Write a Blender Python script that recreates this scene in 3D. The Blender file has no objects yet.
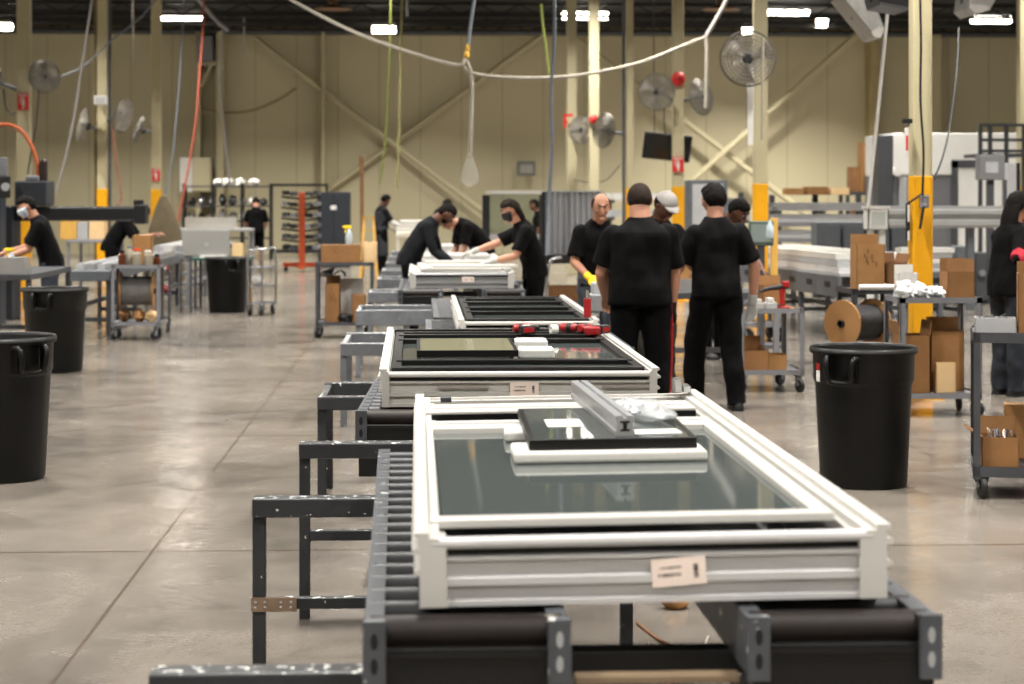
import bpy, math, random
from mathutils import Vector, Matrix, Euler, noise
RND = random.Random(11)
SC = bpy.context.scene
COL = SC.collection
PI = math.pi
# ---- the camera's numbers: 70 mm lens, 1.65 m above the floor, level, turned 2.6 degrees right of the conveyor line
FPX, HOR, CAMH, YAW = 1991.0, 197.5, 1.65, math.radians(2.62)
SNY, CSY = math.sin(YAW), math.cos(YAW)
def pos(px, d):
    xc = (px - 512) / FPX * d
    return (d * SNY + xc * CSY, d * CSY - xc * SNY)
def zz(py, d): return CAMH - (py - HOR) * d / FPX
def P(px, py, d):
    x, y = pos(px, d)
    return Vector((x, y, zz(py, d)))
def m(d): return d / FPX            # metres per pixel at a depth

# ---- materials ------------------------------------------------------------------------------------------------------
def lin(c):
    if isinstance(c, str):
        c = c.lstrip('#'); c = [int(c[i:i + 2], 16) / 255 for i in (0, 2, 4)]
    return [(x / 12.92 if x <= .04045 else ((x + .055) / 1.055) ** 2.4) for x in c]
MATS = {}
def mat(name, col, rough=.5, metal=0., var=.12, scale=6., bump=0., chips=None, chipcol='#d8d8d4', emit=0., trans=0., ior=1.45, alpha=1., spec=.5, stretch=None, coat=0.):
    if name in MATS: return MATS[name]
    M = bpy.data.materials.new(name); M.use_nodes = True
    nt = M.node_tree; N = nt.nodes; L = nt.links
    b = N['Principled BSDF']; c = lin(col)
    b.inputs['Roughness'].default_value = rough; b.inputs['Metallic'].default_value = metal
    b.inputs['Specular IOR Level'].default_value = spec
    b.inputs['IOR'].default_value = ior
    if trans: b.inputs['Transmission Weight'].default_value = trans
    if alpha < 1: b.inputs['Alpha'].default_value = alpha
    if coat: b.inputs['Coat Weight'].default_value = coat
    tc = N.new('ShaderNodeTexCoord'); mp = N.new('ShaderNodeMapping')
    L.new(tc.outputs['Object'], mp.inputs['Vector'])
    if stretch: mp.inputs['Scale'].default_value = stretch
    nz = N.new('ShaderNodeTexNoise'); nz.inputs['Scale'].default_value = scale; nz.inputs['Detail'].default_value = 6; nz.inputs['Roughness'].default_value = .6
    L.new(mp.outputs[0], nz.inputs['Vector'])
    mx = N.new('ShaderNodeMix'); mx.data_type = 'RGBA'
    lo = [max(0, x * (1 - var)) for x in c] + [1]; hi = [min(1, x * (1 + var)) for x in c] + [1]
    mx.inputs[6].default_value = lo; mx.inputs[7].default_value = hi
    rp = N.new('ShaderNodeMapRange'); rp.inputs[1].default_value = .3; rp.inputs[2].default_value = .7
    L.new(nz.outputs['Fac'], rp.inputs[0]); L.new(rp.outputs[0], mx.inputs[0])
    out = mx.outputs[2]
    if chips:
        n2 = N.new('ShaderNodeTexNoise'); n2.inputs['Scale'].default_value = chips[0]; n2.inputs['Detail'].default_value = 8
        L.new(tc.outputs['Object'], n2.inputs['Vector'])
        r2 = N.new('ShaderNodeMapRange'); r2.inputs[1].default_value = chips[1]; r2.inputs[2].default_value = chips[1] + .03
        src = n2.outputs['Fac']
        if len(chips) > 2:            # paint worn through mostly on upward faces
            ge = N.new('ShaderNodeNewGeometry'); sx = N.new('ShaderNodeSeparateXYZ'); L.new(ge.outputs['Normal'], sx.inputs[0])
            ma = N.new('ShaderNodeMath'); ma.operation = 'MULTIPLY_ADD'; ma.inputs[1].default_value = chips[2]; L.new(sx.outputs[2], ma.inputs[0]); L.new(src, ma.inputs[2]); src = ma.outputs[0]
        L.new(src, r2.inputs[0])
        m2 = N.new('ShaderNodeMix'); m2.data_type = 'RGBA'; m2.inputs[7].default_value = lin(chipcol) + [1]
        L.new(r2.outputs[0], m2.inputs[0]); L.new(out, m2.inputs[6]); out = m2.outputs[2]
    L.new(out, b.inputs['Base Color'])
    if bump:
        bp = N.new('ShaderNodeBump'); bp.inputs['Strength'].default_value = bump; bp.inputs['Distance'].default_value = .01
        L.new(nz.outputs['Fac'], bp.inputs['Height']); L.new(bp.outputs[0], b.inputs['Normal'])
    if emit:
        b.inputs['Emission Color'].default_value = c + [1]; b.inputs['Emission Strength'].default_value = emit
    MATS[name] = M
    return M

def G(*a, **k): return mat(*a, **k)
STEEL = G('painted_steel', '#484b50', .45, .0, .2, 9, .05, chips=(26, .66))
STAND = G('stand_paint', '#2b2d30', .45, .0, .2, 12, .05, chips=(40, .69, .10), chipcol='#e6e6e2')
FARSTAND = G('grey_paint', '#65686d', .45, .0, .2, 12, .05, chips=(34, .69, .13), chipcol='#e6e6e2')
DARKST = G('black_steel', '#0b0b0c', .5, .0, .2, 10)
ROLL = G('roller_steel', '#2b2c2f', .5, .3, .2, 20)
ROLLEND = G('roller_rust', '#1a120f', .6, .2, .35, 14, .1, chips=(9, .68), chipcol='#cfcabc')
WHITE = G('white_aluminium', '#c2c0bb', .3, .0, .03, 3)
OFFW = G('cream_aluminium', '#d9d3c6', .35, .0, .05, 3)
RIB = G('ribbed_aluminium', '#c9c9ca', .35, .15, .05, 4)
SILV = G('mill_aluminium', '#b4b6b9', .34, .7, .08, 6)
BLKA = G('black_aluminium', '#070708', .35, .0, .15, 5)
GLASS = G('glass', '#c9d3d2', .03, 0, .0, 1, trans=1., ior=1.55)
DGLASS = G('coated_glass', '#5d6564', .05, 0, .0, 1, trans=.35, ior=1.6)
FOAM = G('white_foam', '#c9c8c3', .8, 0, .04, 60, .15)
PLASTIC = G('clear_film', '#dfe3e6', .12, 0, .05, 30, .4, alpha=.42); FILM = G('thin_film', '#d3d4d2', .2, 0, .05, 30, .4, alpha=.12)
CARD = G('cardboard', '#835c35', .8, 0, .12, 5, .05)
CARD2 = G('pale_cardboard', '#966d41', .8, 0, .12, 5, .05)
CARDD = G('dark_cardboard', '#6b4929', .8, 0, .15, 5, .05)
PAPER = G('kraft_paper', '#d8b788', .75, 0, .06, 8)
WPAP = G('white_paper', '#cdcbc6', .7, 0, .03, 8)
LABEL = G('label_paper', '#f0dfd4', .6, 0, .02, 8)
INK = G('ink', '#3a3236', .7, 0, .1, 20)
CANM = G('black_plastic', '#060606', .45, 0, .3, 7, .06, chips=(18, .73), chipcol='#24211f', spec=.3)
CANR = G('grey_plastic_rim', '#262625', .4, 0, .2, 12)
RED = G('red_plastic', '#8c1518', .4, 0, .1, 9)
REDS = G('red_sign', '#c2201d', .5, 0, .05, 9)
ORANGE = G('orange_paint', '#c8552a', .5, 0, .15, 9)
YELLOW = G('yellow_paint', '#dc9d06', .45, 0, .06, 3, chips=(20, .72), chipcol='#8f7420')
YEL2 = G('yellow_rubber', '#f2cf12', .5, 0, .1, 20)
CREAM = G('cream_paint', '#b0a787', .5, 0, .05, 2)
CREAMF = G('pale_cream_paint', '#b5ad8d', .5, 0, .04, 2)
RUBBER = G('black_rubber', '#121212', .6, 0, .2, 12)
CHROME = G('chrome', '#c9cbcd', .2, .9, .05, 10)
WIRE = G('grey_wire', '#6e6c6a', .5, .3, .2, 30)
DWIRE = G('dark_wire', '#2c2b2c', .5, .2, .3, 30)
BLUEG = G('blue_grey', '#4f5358', .5, .0, .1, 8)
GREY = G('mid_grey', '#717276', .5, 0, .1, 6)
LGREY = G('light_grey', '#9fa0a1', .5, 0, .08, 6)
DGREY = G('dark_grey', '#3c3e42', .5, 0, .15, 6)
BLACK = G('matt_black', '#0f0f10', .55, 0, .2, 6)
NAVY = G('dark_blue_grey', '#262a31', .5, 0, .12, 4)
ROPE = G('white_rope', '#8f897d', .7, 0, .08, 30)
CORD = G('grey_cord', '#8f8c88', .6, 0, .1, 30)
BLUEC = G('blue_cord', '#6a7078', .5, 0, .1, 30)
GREENC = G('green_cord', '#848c46', .5, 0, .1, 30)
ORC = G('orange_hose', '#a04d26', .5, 0, .1, 30)
REDH = G('red_strap', '#a8523f', .6, 0, .15, 20)
WOOD = G('brown_wood', '#7a5531', .65, 0, .2, 4, stretch=(8, 8, 1))
LWOOD = G('yellow_wood', '#c69a4a', .6, 0, .15, 4, stretch=(8, 8, 1))
FANG = G('fan_grey', '#8a857c', .45, .3, .15, 8)
FANB = G('fan_blade_grey', '#8a8379', .4, .2, .1, 8)
SCREEN = G('dark_screen', '#15161a', .15, 0, .2, 3)
GREENT = G('green_mat', '#2c5a48', .6, 0, .1, 9)
LAMPM = G('lamp_glow', '#fff6e6', .5, 0, 0, 1, emit=14)
LAMPS = G('lamp_glow_small', '#ffffff', .5, 0, 0, 1, emit=6)
CORRG = G('grey_corrugated', '#a7a9ae', .4, .35, .08, 5)
DUCTM = G('galvanised', '#8b8a86', .4, .6, .15, 7)

# ---- mesh builder ---------------------------------------------------------------------------------------------------
def rot(rx=0, ry=0, rz=0): return Euler((rx, ry, rz)).to_matrix()
class MB:
    def __init__(s): s.v = []; s.f = []
    def add(s, vs, fs):
        b = len(s.v); s.v += [Vector(v) for v in vs]; s.f += [tuple(b + i for i in f) for f in fs]; return s
    def box(s, c, sz, r=None):
        h = [x / 2 for x in sz]; c = Vector(c)
        vs = [Vector((x * h[0], y * h[1], z * h[2])) for z in (-1, 1) for y in (-1, 1) for x in (-1, 1)]
        if r is not None: vs = [r @ v for v in vs]
        return s.add([c + v for v in vs], [(0, 2, 3, 1), (4, 5, 7, 6), (0, 1, 5, 4), (2, 6, 7, 3), (0, 4, 6, 2), (1, 3, 7, 5)])
    def bx(s, x0, x1, y0, y1, z0, z1):
        return s.box(((x0 + x1) / 2, (y0 + y1) / 2, (z0 + z1) / 2), (abs(x1 - x0), abs(y1 - y0), abs(z1 - z0)))
    def bar(s, p0, p1, w, t=None, up=(0, 0, 1)):
        p0, p1 = Vector(p0), Vector(p1); d = (p1 - p0).normalized(); u = Vector(up)
        if abs(d.dot(u)) > .95: u = Vector((0, 1, 0))
        x = d.cross(u).normalized(); z = x.cross(d); t = t or w
        q = [(-1, -1), (1, -1), (1, 1), (-1, 1)]
        vs = [p + x * a * w / 2 + z * b * t / 2 for p in (p0, p1) for a, b in q]
        return s.add(vs, [(3, 2, 1, 0), (4, 5, 6, 7), (0, 1, 5, 4), (1, 2, 6, 5), (2, 3, 7, 6), (3, 0, 4, 7)])
    def rings(s, rings, cap=True, close=False):
        n = len(rings[0]); b = len(s.v)
        for r in rings: s.v += [Vector(p) for p in r]
        k = len(rings)
        for i in range(k if close else k - 1):
            j = (i + 1) % k
            for a in range(n):
                c = (a + 1) % n
                s.f.append((b + i * n + a, b + i * n + c, b + j * n + c, b + j * n + a))
        if cap and not close:
            s.f.append(tuple(b + a for a in reversed(range(n)))); s.f.append(tuple(b + (k - 1) * n + a for a in range(n)))
        return s
    def cyl(s, p0, p1, r0, r1=None, n=16, cap=True):
        return s.tube([p0, p1], [r0, r0 if r1 is None else r1], n, cap)
    def tube(s, pts, r, n=8, cap=True):
        pts = [Vector(p) for p in pts]; k = len(pts)
        rr = r if isinstance(r, (list, tuple)) else [r] * k
        T = [(pts[min(i + 1, k - 1)] - pts[max(i - 1, 0)]).normalized() for i in range(k)]
        u = Vector((0, 0, 1)) if abs(T[0].z) < .9 else Vector((1, 0, 0))
        x = T[0].cross(u).normalized(); rs = []
        for i in range(k):
            x = (x - T[i] * x.dot(T[i])).normalized(); y = T[i].cross(x)
            rs.append([pts[i] + (x * math.cos(2 * PI * a / n) + y * math.sin(2 * PI * a / n)) * rr[i] for a in range(n)])
        return s.rings(rs, cap)
    def lathe(s, prof, n=32, c=(0, 0, 0), ax=None, close=False):
        c = Vector(c); rs = []
        for r, z in prof:
            ring = [Vector((r * math.cos(2 * PI * a / n), r * math.sin(2 * PI * a / n), z)) for a in range(n)]
            if ax is not None: ring = [ax @ q for q in ring]
            rs.append([c + q for q in ring])
        return s.rings(rs, not close, close)
    def prism(s, poly, O, U, V, W):     # polygon in the plane of U, V at O, pushed along W
        O, U, V, W = map(Vector, (O, U, V, W))
        a = [O + U * p[0] + V * p[1] for p in poly]
        return s.rings([a, [p + W for p in a]])
    def torus(s, c, R_, r, ax=None, n=40, k=8):
        c = Vector(c); rs = []
        for i in range(n):
            t = 2 * PI * i / n; ring = []
            for j in range(k):
                q = 2 * PI * j / k; w = R_ + r * math.cos(q)
                v = Vector((w * math.cos(t), w * math.sin(t), r * math.sin(q)))
                ring.append(c + (ax @ v if ax is not None else v))
            rs.append(ring)
        return s.rings(rs, False, True)
    def ell(s, c, rad, r=None, n=16, k=10):
        c = Vector(c); rs = []
        for i in range(k + 1):
            ph = PI * (i + (.02 if i == 0 else -.02 if i == k else 0)) / k
            ring = []
            for a in range(n):
                t = 2 * PI * a / n
                v = Vector((rad[0] * math.sin(ph) * math.cos(t), rad[1] * math.sin(ph) * math.sin(t), -rad[2] * math.cos(ph)))
                ring.append(c + (r @ v if r is not None else v))
            rs.append(ring)
        return s.rings(rs)
    def build(s, name, M, parent=None, bevel=0, smooth=False, label=None, loc=None, rz=0, seg=2):
        me = bpy.data.meshes.new(name); me.from_pydata([tuple(v) for v in s.v], [], s.f); me.update()
        if smooth:
            me.polygons.foreach_set('use_smooth', [True] * len(me.polygons)); me.set_sharp_from_angle(angle=math.radians(38 if smooth is True else smooth))
        o = bpy.data.objects.new(name, me); COL.objects.link(o); me.materials.append(M)
        if parent is not None: o.parent = parent
        if loc is not None: o.location = loc; o.rotation_euler = (0, 0, rz)
        if bevel:
            b = o.modifiers.new('bevel', 'BEVEL'); b.width = bevel; b.segments = seg; b.limit_method = 'ANGLE'; b.angle_limit = math.radians(40)
        if label: o['label'] = label
        return o
def tag(o, label, cat, group=None, kind='thing'):
    o['label'] = label; o['category'] = cat; o['kind'] = kind
    if group: o['group'] = group
    return o
def thing(name, label, cat, loc=(0, 0, 0), rz=0, group=None):
    o = bpy.data.objects.new(name, None); COL.objects.link(o); o.empty_display_size = .1
    o.location = loc; o.rotation_euler = (0, 0, rz)
    return tag(o, label, cat, group)
def solo(name, label, cat, mb, M, loc=(0, 0, 0), rz=0, group=None, **k):
    return tag(mb.build(name, M, None, loc=loc, rz=rz, **k), label, cat, group)
def struct(name, mb, M, **k):
    o = mb.build(name, M, None, **k); o['kind'] = 'structure'; return o
KIDS = None
def kids(o): return [c for c in bpy.data.objects if c.parent == o]
def dup(root, loc, rz=0, label=None, group=None, scale=None):
    r = root.copy(); COL.objects.link(r); r.location = loc; r.rotation_euler = (0, 0, rz)
    if scale: r.scale = (scale,) * 3
    if label: r['label'] = label
    if group: r['group'] = group
    for ch in kids(root):
        c = ch.copy(); COL.objects.link(c); c.parent = r
        for g in kids(ch):
            d = g.copy(); COL.objects.link(d); d.parent = c
    return r
def floorat(px, d, z=0.):
    x, y = pos(px, d); return (x, y, z)
def sag(p0, p1, drop, n=14):
    p0, p1 = Vector(p0), Vector(p1)
    return [p0.lerp(p1, i / n) - Vector((0, 0, drop * 4 * (i / n) * (1 - i / n))) for i in range(n + 1)]
def curve(pts, n=6):              # Catmull-Rom through points
    pts = [Vector(p) for p in pts]; out = []
    q = [pts[0] * 2 - pts[1]] + pts + [pts[-1] * 2 - pts[-2]]
    for i in range(1, len(q) - 2):
        for k in range(n):
            t = k / n; a, b, c, d = q[i - 1:i + 3]
            out.append(.5 * ((2 * b) + (c - a) * t + (2 * a - 5 * b + 4 * c - d) * t * t + (3 * b - a - 3 * c + d) * t ** 3))
    return out + [pts[-1]]
# ==== camera, light, room ============================================================================================
cd = bpy.data.cameras.new('camera'); cam = bpy.data.objects.new('camera', cd); COL.objects.link(cam)
cam.location = (0, 0, CAMH); cam.rotation_euler = (PI / 2, 0, -YAW)
cd.sensor_width = 36; cd.lens = 36 * FPX / 1024; cd.shift_y = (HOR - 342) / 1024
cd.clip_start = .1; cd.clip_end = 200
cd.dof.use_dof = True; cd.dof.focus_distance = 8.9; cd.dof.aperture_fstop = 3.8
SC.camera = cam
vs = SC.view_settings
vs.view_transform = 'Standard'; vs.look = 'None'; vs.gamma = 1; vs.use_curve_mapping = False; vs.exposure = 0.78
SC.display_settings.display_device = 'sRGB'
SC.cycles.use_denoising = True
SC.cycles.max_bounces = 8; SC.cycles.diffuse_bounces = 4; SC.cycles.glossy_bounces = 4; SC.cycles.transmission_bounces = 8
SC.cycles.sample_clamp_indirect = 6
W = bpy.data.worlds.new('world'); SC.world = W; W.use_nodes = True
W.node_tree.nodes['Background'].inputs[0].default_value = (.02, .02, .02, 1)

WALLY, CEILZ, XL, XR, YB = 58.2, 6.62, -24., 30., -14.
def floor_mat():
    M = bpy.data.materials.new('polished_concrete'); M.use_nodes = True
    nt = M.node_tree; N = nt.nodes; L = nt.links; b = N['Principled BSDF']
    tc = N.new('ShaderNodeTexCoord'); sp = N.new('ShaderNodeSeparateXYZ'); L.new(tc.outputs['Object'], sp.inputs[0])
    def noise_(sc, det, vec=None, dist=0.):
        n = N.new('ShaderNodeTexNoise'); n.inputs['Scale'].default_value = sc; n.inputs['Detail'].default_value = det
        n.inputs['Roughness'].default_value = .62; n.inputs['Distortion'].default_value = dist
        L.new(vec or tc.outputs['Object'], n.inputs['Vector']); return n.outputs['Fac']
    def rng(x, a, b_, c=0, d=1):
        r = N.new('ShaderNodeMapRange'); r.inputs[1].default_value = a; r.inputs[2].default_value = b_; r.inputs[3].default_value = c; r.inputs[4].default_value = d
        L.new(x, r.inputs[0]); return r.outputs[0]
    def mix(f, a, b_, mode='MIX'):
        x = N.new('ShaderNodeMix'); x.data_type = 'RGBA'; x.blend_type = mode
        if isinstance(f, float): x.inputs[0].default_value = f
        else: L.new(f, x.inputs[0])
        for i, q in ((6, a), (7, b_)):
            if isinstance(q, str): x.inputs[i].default_value = lin(q) + [1]
            else: L.new(q, x.inputs[i])
        return x.outputs[2]
    mp = N.new('ShaderNodeMapping'); L.new(tc.outputs['Object'], mp.inputs[0]); mp.inputs['Scale'].default_value = (1, .55, 1)
    big = noise_(.55, 5, mp.outputs[0], .6); mid = noise_(2.3, 8, None, .8); fine = noise_(40, 6)
    c = mix(rng(big, .34, .66), '#524e4a', '#8c847a')
    c = mix(rng(mid, .35, .7, 0, .55), c, '#6f6860')
    c = mix(rng(fine, .45, .75, 0, .25), c, '#453f38')
    spk = noise_(17, 3); c = mix(rng(spk, .74, .78, 0, .55), c, '#3a332d')
    def math_(op, a, v=None):
        x = N.new('ShaderNodeMath'); x.operation = op
        for i, q in enumerate((a, v)):
            if q is None: continue
            if isinstance(q, (int, float)): x.inputs[i].default_value = q
            else: L.new(q, x.inputs[i])
        return x.outputs[0]
    def joint(sock, off, w):
        a = math_('ADD', sock, off + 4.5 * 20); a = math_('MODULO', a, 4.5); a = math_('SUBTRACT', a, 2.25); a = math_('ABSOLUTE', a)
        return math_('GREATER_THAN', a, 2.25 - w)
    j1 = joint(sp.outputs[0], 1.25, .008); j2 = joint(sp.outputs[1], -9.35, .016)
    j = math_('MAXIMUM', j1, j2)
    c = mix(math_('MULTIPLY', j, .75), c, '#4d4238')
    L.new(c, b.inputs['Base Color'])
    L.new(rng(mid, .3, .72, .09, .30), b.inputs['Roughness'])
    b.inputs['Specular IOR Level'].default_value = .75
    bp = N.new('ShaderNodeBump'); bp.inputs['Strength'].default_value = .12; bp.inputs['Distance'].default_value = .02
    h = math_('SUBTRACT', mid, j); L.new(h, bp.inputs['Height']); L.new(bp.outputs[0], b.inputs['Normal'])
    return M
struct('floor', MB().bx(XL, XR, YB, WALLY + .3, -.2, 0), floor_mat())
def wall_mat():
    M = bpy.data.materials.new('wall_panels'); M.use_nodes = True
    nt = M.node_tree; N = nt.nodes; L = nt.links; b = N['Principled BSDF']; b.inputs['Roughness'].default_value = .6
    tc = N.new('ShaderNodeTexCoord')
    wv = N.new('ShaderNodeTexWave'); wv.bands_direction = 'X'; wv.inputs['Scale'].default_value = .262
    wv.wave_profile = 'SAW'
    L.new(tc.outputs['Object'], wv.inputs[0])
    r = N.new('ShaderNodeMapRange'); r.inputs[1].default_value = .965; r.inputs[2].default_value = .985; L.new(wv.outputs['Fac'], r.inputs[0])
    nz = N.new('ShaderNodeTexNoise'); nz.inputs['Scale'].default_value = .5; L.new(tc.outputs['Object'], nz.inputs[0])
    x = N.new('ShaderNodeMix'); x.data_type = 'RGBA'; x.inputs[6].default_value = lin('#b5ac8d') + [1]; x.inputs[7].default_value = lin('#c0b797') + [1]; L.new(nz.outputs['Fac'], x.inputs[0])
    y = N.new('ShaderNodeMix'); y.data_type = 'RGBA'; y.inputs[7].default_value = lin('#81795c') + [1]; L.new(x.outputs[2], y.inputs[6])
    mu = N.new('ShaderNodeMath'); mu.operation = 'MULTIPLY'; mu.inputs[1].default_value = .55; L.new(r.outputs[0], mu.inputs[0]); L.new(mu.outputs[0], y.inputs[0])
    L.new(y.outputs[2], b.inputs['Base Color'])
    return M
WM = wall_mat()
struct('wall_back', MB().bx(XL - .2, XR + .2, WALLY, WALLY + .2, 0, CEILZ), WM)
SIDEW = G('side_wall', '#b3a37c', .7, 0, .05, 1)
struct('wall_left', MB().bx(XL - .2, XL, YB, WALLY, 0, CEILZ), SIDEW)
struct('wall_right', MB().bx(XR, XR + .2, YB, WALLY, 0, CEILZ), SIDEW)
struct('wall_front', MB().bx(XL - .2, XR + .2, YB - .2, YB, 0, CEILZ), SIDEW)
CEILM = G('ceiling_deck', '#0d0c0b', .85, 0, .2, 1)
struct('ceiling', MB().bx(XL - .2, XR + .2, YB - .2, WALLY + .2, CEILZ, CEILZ + .2), CEILM)
# roof steel, just under the dark deck
JOIST = G('joist_steel', '#12110f', .7, 0, .2, 1)
for k, y in enumerate((50.5, 53.2, 55.8)):
    mb = MB(); mb.bx(XL, XR, y - .05, y + .05, 6.22 if k < 2 else 6.3, 6.3 if k < 2 else 6.36); mb.bx(XL, XR, y - .05, y + .05, 6.52, 6.6)
    x = XL
    while x < XR - 1:
        mb.bar((x, y, 6.28), (x + .5, y, 6.54), .035); mb.bar((x + .5, y, 6.54), (x + 1., y, 6.28), .035); x += 1.
    struct('trim_%d' % (k + 1), mb, JOIST)
struct('trim_4', MB().bx(XL, XR, 57.9, 58.2, 6.38, 6.6), G('eave_strip', '#5b5038', .7, 0, .1, 1))
struct('trim_5', MB().cyl((XL, 57.6, 6.42), (XR, 57.6, 6.42), .06, n=10), G('pipe_blue_grey', '#4b4f55', .6, 0, .1, 1), smooth=True)
# wall braces: two crossing pairs of tubes
def brace(k, a, b, r=.085, d=57.5):
    struct('trim_%d' % k, MB().cyl(P(a[0], a[1], d), P(b[0], b[1], d), r, n=14), CREAM, smooth=True)
brace(6, (255, 38), (486, 214)); brace(7, (300, 211), (545, 33), d=57.85)
brace(8, (858, 33), (650, 218)); brace(9, (570, 33), (806, 214), d=57.85)
# wall pilasters
for k, (x0, x1) in enumerate(((197, 202), (218, 225), (874, 882), (937, 946), (322, 325))):
    a, b = pos(x0, 57.6)[0], pos(x1, 57.6)[0]
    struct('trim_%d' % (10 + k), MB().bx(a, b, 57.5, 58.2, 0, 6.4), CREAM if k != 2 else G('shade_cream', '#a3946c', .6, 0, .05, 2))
# building columns
def column(px0, px1, d, M, ytop=1.83, yellow=True, depth=None):
    (a, y), (b, _) = pos(px0, d), pos(px1, d)
    w = b - a; dp = depth or w; t = .16 * w
    def H(z0, z1, e=0.):      # square hollow section with rounded edges
        mb = MB(); mb.bx(a - e, b + e, y - e, y + dp + e, z0, z1); return mb
    o = struct('column', H(0, CEILZ), M, bevel=.012)
    if yellow:
        q = H(.0, ytop, .004).build('painted_base', YELLOW, o, bevel=.012)
        bp = MB().bx(a - .08, b + .08, y - .08, y + dp + .08, 0, .02); bp.build('base_plate', YELLOW, o)
    return o
COL_A = column(913.2, 932.8, 16.3, CREAM)
COL_B = column(754.6, 768, 25.2, CREAM)
COL_C = column(673.2, 684.2, 31.6, CREAM)
COL_D = column(626.5, 633.5, 37, CREAM)
COL_E = column(589.3, 599.3, 41, CREAMF, yellow=False)
COL_F = column(567, 576.8, 42.5, CREAMF, yellow=False)
COL_G = column(16.4, 29.3, 32, CREAM)
COL_H = column(97, 106.8, 41, CREAM)
COL_I = column(151, 160.4, 43.5, CREAM)
column(1019.5, 1030, 34, CREAM)
# dark flange and conduit beside two of the columns
for n_, px0, px1, d, M in (('conduit', 107.5, 110.6, 41, BLUEG), ('conduit', 93.2, 96.4, 41, G('olive_pipe', '#6a5c38', .5, 0, .1, 3)), ('conduit', 622.6, 625.8, 37, BLUEG)):
    x0, y = pos(px0, d); x1 = pos(px1, d)[0]
    o = MB().cyl(((x0 + x1) / 2, y + .1, 0), ((x0 + x1) / 2, y + .1, CEILZ), (x1 - x0) / 2, n=12).build('conduit', M, None, smooth=True)
    o['kind'] = 'structure'

# ---- lamps: rows of strip lights; the ones in view are built as fixtures ----------------------------------------------
def area(x, y, z, w, power, length=1.2):
    l = bpy.data.lights.new('strip_lamp', 'AREA'); l.shape = 'RECTANGLE'; l.size = length; l.size_y = w; l.energy = power; l.color = (1., .955, .885); l.spread = math.radians(135)
    o = bpy.data.objects.new('strip_lamp', l); COL.objects.link(o); o.location = (x, y, z); return o
PW = 235.
for yy in range(-9, 47, 6):
    for xx in range(-20, 27, 6):
        area(xx + (1.5 if (yy // 6) % 2 else -1.0), yy, 6.3, 1.2, PW * (.78 if yy < 5 else 1.08), .2)
def strip_light(px, py, wpx, label, d=51.3, end_on=False):
    c = P(px, py, d); L_ = wpx * m(d)
    t = thing('strip_light', label, 'ceiling light', (c.x, c.y, c.z - .05), 0, 'strip lights under the dark roof')
    ly = .16
    mb = MB().bx(-L_ / 2, L_ / 2, -ly, ly, .06, .12); mb.bx(-L_ / 2 + .03, L_ / 2 - .03, -ly * .5, ly * .5, .12, .16)
    mb.build('housing', LGREY, t)
    a = MB(); poly = [(-ly, .06), (-ly * .9, -.07), (-ly * .4, -.11), (ly * .4, -.11), (ly * .9, -.07), (ly, .06)]
    a.prism(poly, (-L_ / 2, 0, 0), (0, 1, 0), (0, 0, 1), (L_, 0, 0)); a.build('diffuser', LAMPM, t)  # diffuser made deeper to imitate the bloom around the lamp
    for sx in (-.35, .35): MB().cyl((sx * L_, 0, .16), (sx * L_, 0, CEILZ - c.z + .05), .008, n=6).build('hanger', DARKST, t)
    area(c.x, c.y, c.z - .19, .22, PW, max(.3, L_))
strip_light(180, 14, 42, 'bright strip light beside the column above the wall fan at left')
strip_light(384, 27, 23, 'short bright strip light crossed by the green hanging cord', 52.5)
strip_light(585, 13, 45, 'bright strip light passing behind a cream column top')
strip_light(787, 11, 43, 'bright strip light right of the large fan column')
strip_light(991, 17, 38, 'bright strip light near the far right roof heater')
strip_light(1, 24, 21, 'strip light cut off at the left edge of the view')
strip_light(822, 19.5, 9, 'small far strip light seen end-on right of the large fan', 53.5)
strip_light(747, 28, 8, 'small far strip light peeping past the large fan guard', 54.5)
for px, lab, py in ((333, 'round brown ceiling diffuser left of the green cord', 9), (721, 'round brown ceiling diffuser above the paired fans', 9.5)):
    c = P(px, py, 49)
    t = thing('ceiling_diffuser', lab, 'ceiling vent', (c.x, c.y, c.z), 0, 'round ceiling diffusers')
    br = G('brown_metal', '#7a5c46', .5, .2, .1, 4)
    MB().lathe([(.12, .1), (.46, .0), (.47, -.01), (.3, -.015), (.02, -.02)], 32).build('dish', br, t, smooth=True)
    MB().cyl((0, 0, .05), (0, 0, CEILZ - c.z), .12, n=16).build('duct_collar', br, t, smooth=True)
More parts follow.
